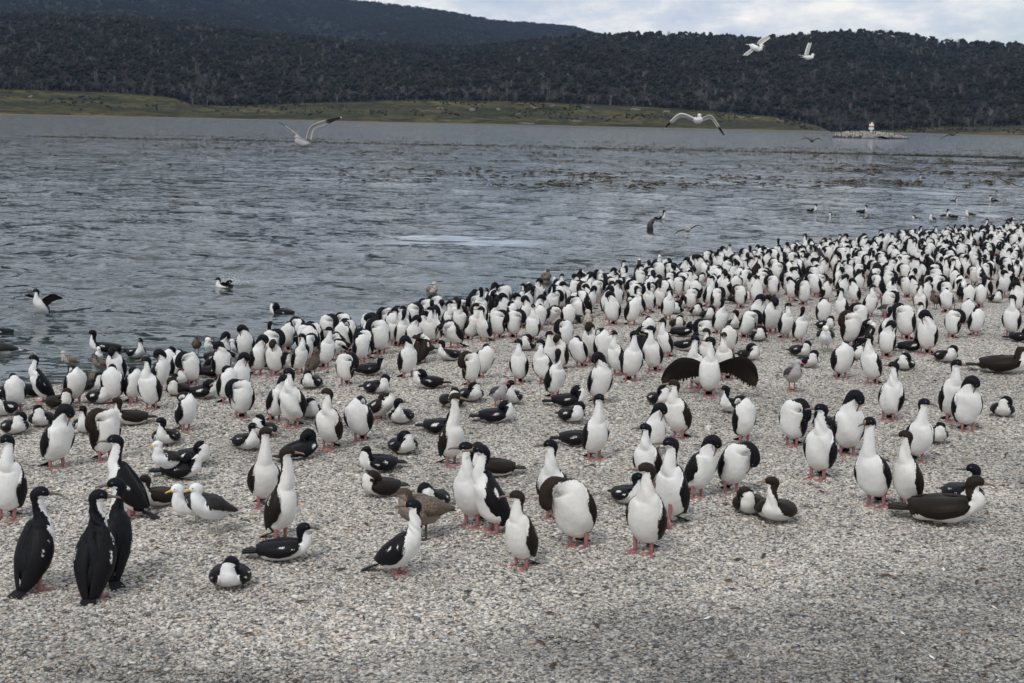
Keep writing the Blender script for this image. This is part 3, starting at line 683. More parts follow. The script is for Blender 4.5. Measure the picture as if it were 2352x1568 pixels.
def pic(r_, c_, u_, psi):      # picture frame (right, towards viewer, up) -> bird frame (x lateral, y = -forward, z up)
    l = r_*cos(psi)-c_*sin(psi); f = r_*sin(psi)+c_*cos(psi)
    return np.array([l, -f, u_])
FWD = np.array([0, -1.0, 0])
def neck(pose, S, psi, hy, n, s_curve, rg, low):
    hd = pic(sin(hy), cos(hy), 0, psi); j = lambda a=.004: rg.normal(0, a, 3)
    f = FWD; up = UPV
    sd = {'L': -1, 'R': 1}.get(pose[-1], 0); side = pic(sd, 0, 0, psi); tow = pic(0, 1, 0, psi)
    k = pose
    if k in ('U', 'L', 'W', 'Q'):
        a = .055+.052*n; ext = .006
        b = S+up*.05+f*(.012+.022*s_curve)
        P = [b, b+up*a*.6-hd*(.020*s_curve)+f*.004*n, b+up*a*1.08-hd*(.034*s_curve), b+up*(a*1.30+.020)-hd*(.012+.022*s_curve)]
        hp = P[-1]+up*.018+hd*(.026)
        P += [hp+hd*.010, hp+hd*.050-up*.009]
        h = [-f, nrm(-f*.5-hd*.7+up*.05), nrm(-hd+up*.15), nrm(-hd*.8+up*.8), up, nrm(up+hd*.1)]
        if k == 'Q': pass
        return P, h, nrm(hd-up*.10)
    if k in ('PL', 'PR'):
        q = rg.uniform(.85, 1.1)
        P = [S+side*.030+up*.030+tow*.012, S+side*.092*q+up*.058+tow*.03, S+side*.142*q+up*.020+tow*.042, S+side*.158*q-up*.045+tow*.05, S+side*.148*q-up*.090+tow*.055, S+side*.128*q-up*.120+tow*.055]
        h = [nrm(up*.7-tow*.8), nrm(up-tow*.25), nrm(side*.8+up*.7-tow*.1), nrm(side+tow*.25), nrm(side+tow*.4), nrm(side+tow*.4-up*.1)]
        return P, h, nrm(-up-side*.55+tow*.1)
    if k in ('SL', 'SR'):
        q = rg.uniform(.85, 1.15)
        P = [S+up*.048-side*.004+tow*.008, S+up*(.095)+side*.0+tow*.012, S+up*.142*q+side*.022+tow*.016, S+up*.146*q+side*.060+tow*.022, S+up*.108*q+side*.084+tow*.03, S+up*.078*q+side*.080+tow*.036]
        h = [nrm(-f), nrm(-side*.8-tow*.5), nrm(up*.8-side*.5), nrm(up*.7+side*.7), nrm(side+tow*.3), nrm(side+tow*.35)]
        return P, h, nrm(-up-side*.35+tow*.2)
    if k == 'PF':
        P = [S+up*.045+f*.015, S+up*.088+f*.025, S+up*.112+f*.055, S+up*.098+f*.088, S+up*.064+f*.100, S+up*.034+f*.096]
        h = [-f, nrm(-f+up*.4), nrm(up-f*.3), nrm(up+f*.7), nrm(f+up*.1), f]
        return P, h, nrm(-up-f*.35)
    if k in ('T', 'TL', 'TR'):
        o = side*.022
        P = [S+up*.034-f*.006, S+up*.058-f*.034+o*.5, S+up*.058-f*.070+o, S+up*.042-f*.098+o*1.4, S+up*.014-f*.112+o*1.6, S-up*.014-f*.110+o*1.6]
        h = [nrm(-f+side*.6+rg.normal(0, .15, 3)), nrm(up+side*.4), nrm(up), nrm(up-f*.6), nrm(-f+up*.1), -f]
        return P, h, nrm(-up-side*.3)
    if k == 'B':          # bends forward and down low
        P = [S+f*.045+up*.01, S+f*.095+up*.012, S+f*.140-up*.004, S+f*.172-up*.020, S+f*.196-up*.036, S+f*.214-up*.054]
        h = [nrm(up-f*.5), up, nrm(up+f*.2), nrm(up+f*.4), nrm(up+f*.5), nrm(up+f*.5)]
        return P, h, nrm(f*.7-up*.75)
    if k in ('LT', 'LTL', 'LTR', 'LL'):     # lying, head drawn back on the shoulders
        q = rg.uniform(.88, 1.12)
        if sd == 0: side = pic(rg.choice((-1, 1))*rg.uniform(.3, 1.0), 0, 0, psi)
        P = [S+up*.046+f*.004, S+up*.088*q+side*.004, S+up*.116*q-f*.014+side*.030, S+up*.098*q-f*.034+side*.062, S+up*.060*q-f*.054+side*.072, S+up*.028*q-f*.064+side*.066]
        h = [nrm(-f+up*.3), nrm(-f+side*.5+up*.2), nrm(up-f*.3), nrm(up-f*.2), nrm(up*.9-f*.4), nrm(up*.8-f*.6)]
        return P, h, nrm(-f*.25-up*.95)
    if k in ('SWL', 'SWR'):   # reaching the bill sideways, low
        pass
    raise KeyError(pose)

def shag_geo(pose, psi, hy, n, s_curve, juv, rg, res, pitch=None, lean=0.0, wide=1.0):
    low = pose.startswith('L')
    ph = radians(pitch if pitch is not None else (9 if low else {'B': 48, 'T': 74, 'PL': 76, 'PR': 76, 'W': 80}.get(pose, 72)+rg.normal(0, 3)))
    ax = np.array([0, -cos(ph), sin(ph)]); dv = np.array([0, sin(ph), cos(ph)]); L_ = .40 if low else .345
    v0 = np.array([0, (.16 if low else cos(ph)*L_*.46), (.072 if low else .080)])
    ts = [-.05, .07, .27, .52, .78, .97]
    tall = min(1, max(0, (n-1.15)/.5)) if pose == 'U' else 0
    rw = [.026, .074, .108, .123, .116-.008*tall, .094-.022*tall] if not low else [.046, .098, .134, .142, .122, .080]
    rd = [.020, .064, .096, .104, .094, .074-.012*tall] if not low else [.022, .058, .082, .088, .078, .060]
    if pose[0] in 'PTS': rw[4] *= 1.03; rw[5] *= 1.08; rd[5] *= 1.05
    if low: v0[2] = .082
    P = [v0+ax*L_*t+dv*(0, .0, -.008, -.016, -.012, 0)[i]*(-1 if False else 1) for i, t in enumerate(ts)]
    leanv = np.array([lean, 0, 0]); P = [p+leanv*max(0, p[2]-.1) for p in P]
    hn = [dv]*6
    nP, nh, bill = neck(pose, P[5], psi, hy, n, s_curve, rg, low)
    P = P+nP; hn = hn+nh
    rw = [x*wide for x in rw]
    if pose.startswith('LT'): rw = rw+[.068, .062, .056, .051, .044, .020]; rd = rd+[.062, .060, .055, .050, .042, .018]
    elif pose[0] in 'PS': rw = rw+[.064, .054, .050, .049, .043, .020]; rd = rd+[.060, .052, .049, .048, .042, .019]
    else: rw = rw+[.056, .040, .0360, .040, .038, .019]; rd = rd+[.055, .043, .039, .041, .038, .018]
    sw = Sweep(P, rw, rd, hn)
    return sw, bill, ax, dv, v0, low
def shag_mask(t, a, low, juv, pose, rg):
    ang = np.degrees(a)
    b = np.interp(t, [0, .6, 1.3, 2.5, 4.0, 5.0, 5.6, 6.4, 7.4, 8.3, 8.8, 9.4, 10.2, 10.7, 11], [176, 150, 96, 76, 66, 58, 48, 52, 62, 74, 100, 116, 116, 140, 175])
    if pose in ('PL', 'PR', 'SL', 'SR', 'PF', 'T') or low: b = np.interp(t, [0, .6, 1.3, 2.5, 4.0, 5.0, 5.6, 6.4, 7.4, 8.3, 8.8, 9.4, 10.2, 10.7, 11], [176, 150, 98, 78, 68, 60, 62, 78, 112, 142, 160, 170, 172, 176, 178])
    if low: b = np.where(t < 4.6, b+np.interp(t, [0, 1, 3, 4.6], [0, 15, 12, 0]), b)
    if pose.startswith('LT'): b = np.interp(t, [0, 1, 3, 4.5, 5.2, 6, 7, 8, 9, 11], [176, 130, 92, 84, 84, 100, 124, 142, 165, 178])
    return np.clip(.5+(b-ang)/90.0, 0, 1)
def grid_solid(O, I, nu, nv):
    n = nu*nv; F = []
    idx = lambda i, j: i*nv+j
    for i in range(nu-1):
        for j in range(nv-1):
            F.append((idx(i, j), idx(i, j+1), idx(i+1, j+1), idx(i+1, j))); F.append((n+idx(i, j), n+idx(i+1, j), n+idx(i+1, j+1), n+idx(i, j+1)))
    rim = [idx(0, j) for j in range(nv)]+[idx(i, nv-1) for i in range(1, nu)]+[idx(nu-1, j) for j in range(nv-2, -1, -1)]+[idx(i, 0) for i in range(nu-2, 0, -1)]
    for a, b in zip(rim, rim[1:]+rim[:1]): F.append((b, a, n+a, n+b))
    return np.concatenate([O, I]), F
def folded_wing(sw, side, rg, nu=12, nv=6, s0=5.15, s1=1.15, flare=.012, droop=.0, tipback=.07, ax=None, thv=104, bar=True, lowp=False):
    u, v = np.meshgrid(np.linspace(0, 1, nu), np.linspace(0, 1, nv), indexing='ij'); uf = u.ravel(); vf = v.ravel()
    st = s0+(s1-s0)*uf**.92
    th0 = 3+10*uf; th1 = np.interp(uf, [0, .12, .4, .7, .88, 1], [74 if not lowp else thv-26, 104 if not lowp else thv-4, thv, thv-5, 88, 40]) + rg.normal(0, 2.0, len(uf))*(vf > .95)
    th = np.radians(th0+(th1-th0)*vf)
    bulge = (.006+(.012+flare)*np.sin(pi*np.clip(uf*.9+.05, 0, 1))*np.sin(pi*np.clip(vf*.85+.12, 0, 1))**.7)
    bulge = bulge+(.014*np.clip(1-uf*2, 0, 1)*np.sin(pi*np.clip(vf*.9, 0, 1)) if lowp else 0)
    bulge = np.where(vf > .98, bulge*.75, bulge); bulge = np.where(vf < .02, .001, bulge)*np.interp(vf, [0, .5, 1], [.5, .8, 1])
    tip = np.clip((uf-.72)/.28, 0, 1)
    O = sw.surf(st, side*th, bulge); I = sw.surf(st, side*th, bulge*.2-.004)
    sh = (-ax*tipback+np.array([side*droop, 0, 0]))[None, :]*tip[:, None]
    V, F = grid_solid(O+sh, I+sh, nu, nv)
    z = np.maximum(V[:, 2], .006); V[:, 2] = z
    bb = np.exp(-((vf-.60-.12*np.sin(uf*9+rg.uniform(0, 2)))/.06)**2)*rg.uniform(.55, .85)*np.clip((uf-.08)/.06, 0, 1)*np.clip((.60-uf)/.10, 0, 1)*(1 if bar else 0)
    if bar: bb = np.maximum(bb, .62*np.clip((vf-.70)/.3, 0, 1)*np.clip((.42-uf)/.3, 0, 1)+.30*(vf > .93))
    return V, F, {'wu': np.tile(uf, 2), 'wv': np.tile(vf, 2), 'bar': np.tile(bb, 2)}
def feather_fan(name, mat, n=8, L_=.15, spread=.42, w=.016, root=.018):
    V = []; F = []; off = 0; U_ = []
    for k in range(n):
        a = (k/(n-1)-.5)*spread; c, s_ = cos(a), sin(a); LL = L_*(1-.5*abs(a)/spread*.5); z = .0022*(k % 2)+.004*(1-abs(k/(n-1)-.5)*2)
        for (y, ww) in ((0, w*.5), (.55*LL, w), (.9*LL, w*.8), (LL, w*.2)):
            for sgn in (-1, 1):
                for zz in (0, -.003): V.append((sgn*ww*c+(y*s_)+root*(k/(n-1)-.5)*2, y*c, z+zz)); U_.append(y/LL)
        for i in range(3):
            b = off+i*4
            F += [(b, b+2, b+6, b+4), (b+1, b+5, b+7, b+3), (b, b+4, b+5, b+1), (b+2, b+3, b+7, b+6)]
        F.append((off+12, off+14, off+15, off+13)); off += 16
    nn = len(V)
    return mesh_from(name, V, F, mat, {'wu': U_, 'wv': np.linspace(0, 1, nn), 'bar': np.zeros(nn)}, smooth=False)
def bill_mesh(name, mat, L_=.062, r_=.0115, hook=.007, deep=1.0):
    st = [(-.012, 1.15), (0, 1.0), (.35, .62), (.7, .50), (.9, .50), (1.0, .28)]; n = 7; V = []; F = []
    for i, (z, q) in enumerate(st):
        zz = z*L_ if z > 0 else z; dx = -hook*max(0, (z-.78)/.22)**1.5
        for k in range(n): V.append((dx+r_*q*deep*cos(2*pi*k/n), r_*q*.8*sin(2*pi*k/n), zz))
    for i in range(len(st)-1):
        for k in range(n): F.append((i*n+k, i*n+(k+1) % n, (i+1)*n+(k+1) % n, (i+1)*n+k))
    F.append(tuple(range(n))[::-1]); F.append(tuple(range((len(st)-1)*n, len(st)*n)))
    return mesh_from(name, V, F, mat)
def foot_mesh(name, mat, L_=.085, w=.048, toe=.0065):
    V = []; F = []
    tips = [(-w, -L_*.82, .004), (-.006, -L_, .004), (w*.80, -L_*.72, .004)]
    def tube(a, b, r1, r2):
        o = len(V); a = np.array(a); b = np.array(b); d = nrm(b-a); x = nrm(np.cross(d, UPV)); z = np.cross(x, d)
        for p, r_ in ((a, r1), ((a+b)/2, (r1+r2)/2+.001), (b, r2)):
            for k in range(5): V.append(tuple(p+r_*(x*cos(k*1.2566)+z*sin(k*1.2566))))
        for i in range(2):
            for k in range(5): F.append((o+i*5+k, o+i*5+(k+1) % 5, o+i*5+5+(k+1) % 5, o+i*5+5+k))
        F.append(tuple(o+10+k for k in range(5))); F.append(tuple(o+k for k in range(5))[::-1])
    for t_ in tips: tube((0, 0, .012), t_, toe*1.15, toe*.7)
    tube((0, .004, .010), (.012, .030, .004), toe, toe*.6)
    o = len(V); pts = [(0, 0, .011), tips[0], ((tips[0][0]+tips[1][0])/2, -L_*.80, .004), tips[1], ((tips[1][0]+tips[2][0])/2, -L_*.74, .004), tips[2]]
    for z in (0, -.004):
        for p in pts: V.append((p[0]*.97, p[1]*.97, max(.001, p[2]+z)))
    F += [(o, o+1, o+2, o+3), (o, o+3, o+4, o+5), (o+6, o+9, o+8, o+7), (o+6, o+11, o+10, o+9)]
    for a, b in ((1, 2), (2, 3), (3, 4), (4, 5)): F.append((o+b, o+a, o+6+a, o+6+b))
    return mesh_from(name, V, F, mat)
def leg_mesh(name, mat, h, r1=.015, r2=.0095, n=7):
    V = []; F = []
    for i, (z, r_) in enumerate(((h, r1), (h*.55, (r1+r2)/2), (.016, r2), (.004, r2*.8))):
        for k in range(n): V.append((r_*cos(2*pi*k/n), r_*sin(2*pi*k/n), z))
    for i in range(3):
        for k in range(n): F.append((i*n+(k+1) % n, i*n+k, (i+1)*n+k, (i+1)*n+(k+1) % n))
    return mesh_from(name, V, F, mat)
def ball(name, mat, r_, sub=1):
    v, f = (IV1, IF1) if sub == 1 else (IV2, IF2); return mesh_from(name, v*np.array(r_), f, mat)
S_tail = feather_fan("tail", K_tail, 8, .18, .34); S_jtail = feather_fan("tail_young", K_jtail, 8, .18, .34); S_gtail = feather_fan("gull_tail", M_kelp, 6, .11, .5, .014)
S_bill = bill_mesh("bill", K_bill, .080, .0140); S_jbill = bill_mesh("bill_young", K_jbill, .074, .0132); S_gbill = bill_mesh("gull_bill", K_yel, .046, .010, .005, 1.15); S_rbill = bill_mesh("red_bill", K_red, .040, .011, .004, 1.2); S_bbill = bill_mesh("brown_bill", K_brl, .042, .010, .004, 1.1); S_pbill = bill_mesh("penguin_bill", K_orb, .052, .009, .003)
S_foot = foot_mesh("foot", K_pink, .098, .054, .0075); S_gfoot = foot_mesh("gull_foot", K_grn, .045, .026, .004); S_rfoot = foot_mesh("red_foot", K_redleg, .042, .024, .004); S_bfoot = foot_mesh("brown_foot", K_brl, .042, .024, .004); S_pfoot = foot_mesh("penguin_foot", K_orb, .075, .045, .008)
S_leg = leg_mesh("leg", K_pink, .115, .019, .0115); S_gleg = leg_mesh("gull_leg", K_grn, .13, .010, .0048); S_rleg = leg_mesh("red_gull_leg", K_redleg, .12, .009, .0048); S_bleg = leg_mesh("brown_gull_leg", K_brl, .12, .009, .0048); S_pleg = leg_mesh("penguin_leg", K_orb, .07, .02, .016)
S_car = ball("caruncle", K_car, (.011, .014, .012)); S_eye = ball("eye", K_eye, (.0065, .0065, .0065)); S_deye = ball("dark_eye", K_dark, (.0055, .0055, .0055))
def basis(x, y, z, p):
    mt = Matrix.Identity(4)
    for i in range(3): mt[i][0] = x[i]; mt[i][1] = y[i]; mt[i][2] = z[i]; mt[i][3] = p[i]
    return mt
def head_parts(sw, bill, billmesh, near, adult, eyemesh, car=True):
    out = []
    P, T, D, S, rw, rd = sw.frame(np.array([9.95, 10.95]))
    z = nrm(bill); d = nrm(D[1]-np.dot(D[1], z)*z); y = np.cross(z, d)
    base = P[1]
    out.append(('bill', billmesh, basis(d, y, z, base+z*.004), None))
    if adult and car: out.append(('caruncle', S_car, basis(nrm(np.cross(d, z)), z, d, base+d*.013-z*.004), None))
    if near:
        for sgn in (1, -1):
            p = sw.surf(np.array([10.25]), np.array([sgn*radians(72)]), -.001)[0]
            out.append(('eye', eyemesh, Matrix.Translation(Vector(p)), None))
    return out
def shag_parts(pose, psi, hy, n=1.0, s_curve=.35, juv=False, seed=0, res=1, pitch=None, lean=0., wide=1., flare=None, near=True, swim=False, lift=False, spread=None, dark=False):
    rg = np.random.default_rng(seed)
    sw, bill, ax, dv, v0, low = shag_geo(pose, psi, hy, n, s_curve, juv, rg, res, pitch, lean, wide)
    nt, na = ((48, 24), (30, 16), (20, 10))[res]
    V, F, t, a = sw.mesh(nt, na, rg, .008 if low else None)
    mask = shag_mask(t, a, low, juv, pose, rg)
    if dark: mask = np.clip(mask+np.interp(t, [4.8, 5.6, 8.6, 9.2], [0, .42, .42, 0]), 0, 1)
    mb, mw = (M_ju, W_ju) if juv else (M_ad, W_ad)
    out = [('body', mesh_from("body", V, F, mb, {'mask': mask, 'stn': np.where(low, .5, t/11.0)}), Matrix.Identity(4), None)]
    back = abs(((degrees_(psi)+180) % 360)-180) > 115 and not low
    fl = flare if flare is not None else rg.uniform(.008, .024)
    if spread is None:
        for sgn in (1, -1):
            nu, nv = ((14, 7), (9, 5), (6, 4))[res]
            Vw, Fw, at = folded_wing(sw, sgn, rg, nu, nv, bar=not (juv and low), flare=fl, ax=ax, droop=(.01 if low else .015), s1=(.55 if back else 1.15), tipback=(.05 if low else .09 if back else .055), lowp=low, s0=(5.5 if low else 5.15), thv=(134 if pose.startswith('LT') else 116 if low else rg.uniform(109, 125)))
            out.append(('wing', mesh_from("wing", Vw, Fw, mw, at), Matrix.Identity(4), None))
    # tail
    ta = radians(-2 if low else max(-50, -max(0, v0[2]-.035)/.16*57.3) if False else (-2 if low else -24)); tl = v0-ax*(-.01 if low else .035)
    yv = np.array([0, cos(ta), sin(ta)]); xv = np.array([1., 0, 0]); zv = np.cross(xv, yv)
    out.append(('tail', S_jtail if juv else S_tail, basis(xv, yv, zv, tl+np.array([0, 0, -.012 if low else .01])) @ (Matrix.Diagonal((1.7, .95, 2.2, 1)) if low else Matrix.Identity(4)), None))
    out += head_parts(sw, bill, S_jbill if juv else S_bill, near, not juv, S_deye if juv else S_eye)
    if not low and not swim:
        for sgn in (1, -1):
            fx = sgn*rg.uniform(.048, .062); fy = rg.uniform(-.02, .015); tw = rg.normal(-sgn*.15, .2)
            if lift and sgn == 1:
                out.append(('leg', S_leg, Matrix.Translation((fx, fy-.07, .07)), [('foot', S_foot, Matrix.Rotation(1.2, 4, 'X'))])); continue
            out.append(('leg', S_leg, Matrix.Translation((fx, fy, 0)), [('foot', S_foot, Matrix.Rotation(tw, 4, 'Z'))]))
    return out, sw
def place(name, parts, loc, rot, sc):
    e = bpy.data.objects.new(name, None); COL.objects.link(e); e.empty_display_size = .1
    e.location = loc; e.rotation_euler = (0, 0, rot); e.scale = (sc, sc, sc)
    for nm, me, mt, sub in parts:
        o = link(nm, me, e, mt)
        if sub:
            for n2, m2, t2 in sub: link(n2, m2, o, t2)
    return e
def top_px(loc, h): return project((loc[0], loc[1], loc[2]+h))[1]

# gulls -------------------------------------------------------------------
GK = {'kelp': (M_kelp, W_kelp, S_gbill, S_gfoot, S_gleg), 'dolphin': (M_dol, W_dol, S_rbill, S_rfoot, S_rleg), 'brown': (M_brn, W_brn, S_bbill, S_bfoot, S_bleg), 'mottled': (M_mot, W_mot, S_bbill, S_bfoot, S_bleg), 'young': (M_ybr, W_ybr, S_bbill, S_bfoot, S_bleg)}
def gull_parts(kind, psi, hy, seed=0, swim=False, near=True, crouch=0., n=1.0, pitch=None, wings=True):
    rg = np.random.default_rng(seed); mb, mw, bm, fm, lm = GK[kind]
    ph = radians(pitch if pitch is not None else (4 if swim else 20)); ax = np.array([0, -cos(ph), sin(ph)]); dv = np.array([0, sin(ph), cos(ph)]); L_ = .285
    base = .03 if swim else .150-crouch
    v0 = np.array([0, L_*.50*cos(ph), base]); ts = [-.06, .1, .3, .52, .76, .94]
    P = [v0+ax*L_*t for t in ts]; rw = [.016, .044, .078, .090, .084, .062]; rd = [.012, .040, .074, .086, .080, .060]
    S = P[5]; f = FWD; hd = pic(sin(hy), cos(hy), 0, psi); up = UPV
    a = .052*n
    P += [S+f*.016+up*.034, S+f*.024+up*(.034+a*.7), S+f*.022+up*(.034+a*1.2)]
    hp = S+f*.022+up*(.052+a*1.5)
    P += [hp-hd*.004, hp+hd*.026+up*.002, hp+hd*.050-up*.006]
    rw += [.050, .040, .036, .038, .033, .014]; rd += [.050, .041, .037, .039, .033, .014]
    h = [dv]*6+[nrm(-f+up*.3), nrm(-f), nrm(-hd+up*.2), nrm(up-hd*.5), up, up]
    sw = Sweep(P, rw, rd, h); V, F, t, aa = sw.mesh(34, 18, rg)
    ang = np.degrees(aa)
    if kind == 'kelp': mask = np.clip(.5+(np.interp(t, [0, 1, 3, 4.5, 5.2, 6, 11], [-20, 20, 55, 50, 0, -60, -60])-ang)/90, 0, 1)
    elif kind == 'dolphin': mask = np.clip(.5+(np.interp(t, [0, 2, 4.5, 5.5, 8, 9, 11], [10, 70, 60, -20, -20, 10, 10])-ang)/90, 0, 1)*.9
    elif kind == 'mottled': mask = np.clip(.42+.12*np.sin(t*9)*np.cos(aa*5)+rg.normal(0, .10, len(t)), 0, 1)*np.where(t > 7.5, .6, 1)
    else: mask = np.clip(.5+(np.interp(t, [0, 2, 4.5, 6, 8, 11], [95, 95, 80, 80, 80, 80])-ang)/120+rg.normal(0, .08, len(t)), 0, 1)
    out = [('body', mesh_from("body", V, F, mb, {'mask': mask, 'stn': np.full(len(t), .5)}), Matrix.Identity(4), None)]
    for sgn in ((1, -1) if wings else ()):
        Vw, Fw, at = folded_wing(sw, sgn, rg, 11, 6, s0=4.9, s1=.55, flare=.010, ax=ax, droop=-.012, tipback=.085, thv=100)
        wu = at['wu']; wv = at['wv']; at['bar'] = np.where(((wv > .80) & (wu > .15) & (wu < .8)) | (wu > .93), .9, 0.0) if kind in ('kelp', 'dolphin') else np.zeros(len(wu))
        out.append(('wing', mesh_from("wing", Vw, Fw, mw, at), Matrix.Identity(4), None))
    yv = np.array([0, cos(ph*.6), -sin(ph*.6)]); xv = np.array([1., 0, 0]); zv = np.cross(xv, yv)
    tl = mesh_from("tail", [v.co[:] for v in S_gtail.vertices], [tuple(p.vertices) for p in S_gtail.polygons], mb, {'mask': np.full(len(S_gtail.vertices), 0. if kind != 'brown' else 1.), 'stn': np.full(len(S_gtail.vertices), .5)}, smooth=False)
    out.append(('tail', tl, basis(xv, yv, zv, v0+ax*L_*.02), None))
    out += head_parts(sw, nrm(hd-up*.22), bm, near, False, S_deye)
    if not swim:
        for sgn in (1, -1): out.append(('leg', lm, Matrix.Translation((sgn*.032, rg.uniform(-.012, .012), 0)), [('foot', fm, Matrix.Rotation(rg.normal(0, .2), 4, 'Z'))]))
    return out, sw
def penguin_parts(psi, hy, seed=0, brown=False, bend=0.0, near=True):
    rg = np.random.default_rng(seed); ph = radians(84-bend*30); ax = np.array([0, -cos(ph), sin(ph)]); dv = np.array([0, sin(ph), cos(ph)]); L_ = .46
    v0 = np.array([0, L_*.45*cos(ph), .05]); ts = [-.03, .1, .3, .55, .8, .98]; P = [v0+ax*L_*t for t in ts]
    rw = [.05, .105, .135, .138, .112, .074]; rd = [.04, .090, .118, .118, .096, .068]
    S = P[5]; f = FWD; hd = pic(sin(hy), cos(hy), 0, psi); up = UPV
    P += [S+up*.04+f*(.005+.03*bend), S+up*.07+f*(.008+.06*bend), S+up*(.095-.02*bend)+f*(.01+.10*bend), S+up*(.125-.04*bend)+f*(.01+.13*bend)]
    hp = P[-1]+up*.012; P += [hp+hd*.034, hp+hd*.062-up*.006]
    rw += [.056, .048, .046, .048, .036, .014]; rd += [.056, .050, .047, .048, .036, .014]
    h = [dv]*6+[-f, -f, nrm(-hd+up*.3), nrm(up-hd*.5), up, up]
    sw = Sweep(P, rw, rd, h); V, F, t, aa = sw.mesh(36, 20, rg); ang = np.degrees(aa)
    b = np.interp(t, [0, 1, 5, 6, 7, 7.8, 11], [80, 84, 84, 100, 160, 185, 185]); mask = np.clip(.5+(b-ang)/90, 0, 1)
    mask = np.where((t > 9.0) & (t < 9.9) & (ang < 62), .2, mask)
    mb = M_penb if brown else M_pen
    out = [('body', mesh_from("body", V, F, mb, {'mask': mask, 'stn': np.full(len(t), .5)}), Matrix.Identity(4), None)]
    for sgn in (1, -1):
        vv = []; fl = []
        for i, (u, w) in enumerate(((0, .030), (.25, .036), (.6, .030), (.9, .018), (1, .006))):
            p = P[4]+np.array([sgn*(.112+.03*u), .01, .01-.23*u])
            for x, y in ((-.006, -w), (.006, -w), (.006, w), (-.006, w)): vv.append(p+np.array([x, y, 0]))
        for i in range(4):
            for k in range(4): fl.append((i*4+k, i*4+(k+1) % 4, i*4+4+(k+1) % 4, i*4+4+k))
        fl += [(0, 3, 2, 1), (16, 17, 18, 19)]
        out.append(('flipper', mesh_from("flipper", vv, fl, mb, {'mask': np.ones(20), 'stn': np.full(20, .5)}), Matrix.Identity(4), None))
    out += head_parts(sw, nrm(hd-up*.05), S_pbill, near, False, S_deye)
    for sgn in (1, -1): out.append(('foot', S_pfoot, Matrix.Translation((sgn*.055, -.02, 0)), None))
    out.append(('tail', S_jtail, basis(np.array([1., 0, 0]), np.array([0, .5, -.2])/.54, np.array([0, .2, .5])/.54, v0+np.array([0, .05, 0])), None))
    return out, sw
# open wings ---------------------------------------------------------------
def open_wing(joints, chords, mat, nv=7, nu=16, tip_black=.0, trail=0.0, thick=.007, serr=0.0, seed=0, bar_white=False):
    """joints: leading-edge points shoulder..tip; chords: vectors from leading to trailing edge."""
    rg = np.random.default_rng(seed); J = np.array(joints, float); C = np.array(chords, float); K = len(J)-1
    s_ = Sweep(J, np.ones(K+1), np.ones(K+1), C); u = np.linspace(0, K, nu); JP = s_.cr(J, u); CP = s_.cr(C, u)
    O = []; uu = []; vv = []
    T = np.gradient(JP, axis=0)
    for i in range(nu):
        nn = nrm(np.cross(T[i], CP[i]))
        q = 1+(serr*(rg.random()-.3) if i % 2 else 0)
        for j in range(nv):
            v = j/(nv-1); O.append(JP[i]+CP[i]*v*q+nn*(.018*sin(pi*min(v*1.4, 1))*(1-u[i]/K))); uu.append(u[i]/K); vv.append(v)
    O = np.array(O); N = np.array([nrm(np.cross(T[k//nv], CP[k//nv])) for k in range(len(O))])
    vv = np.array(vv); uu = np.array(uu)
    I = O-N*(thick*(1-.8*vv))[:, None]
    V, F = grid_solid(O, I, nu, nv)
    return V, F, np.tile(uu, 2), np.tile(vv, 2)
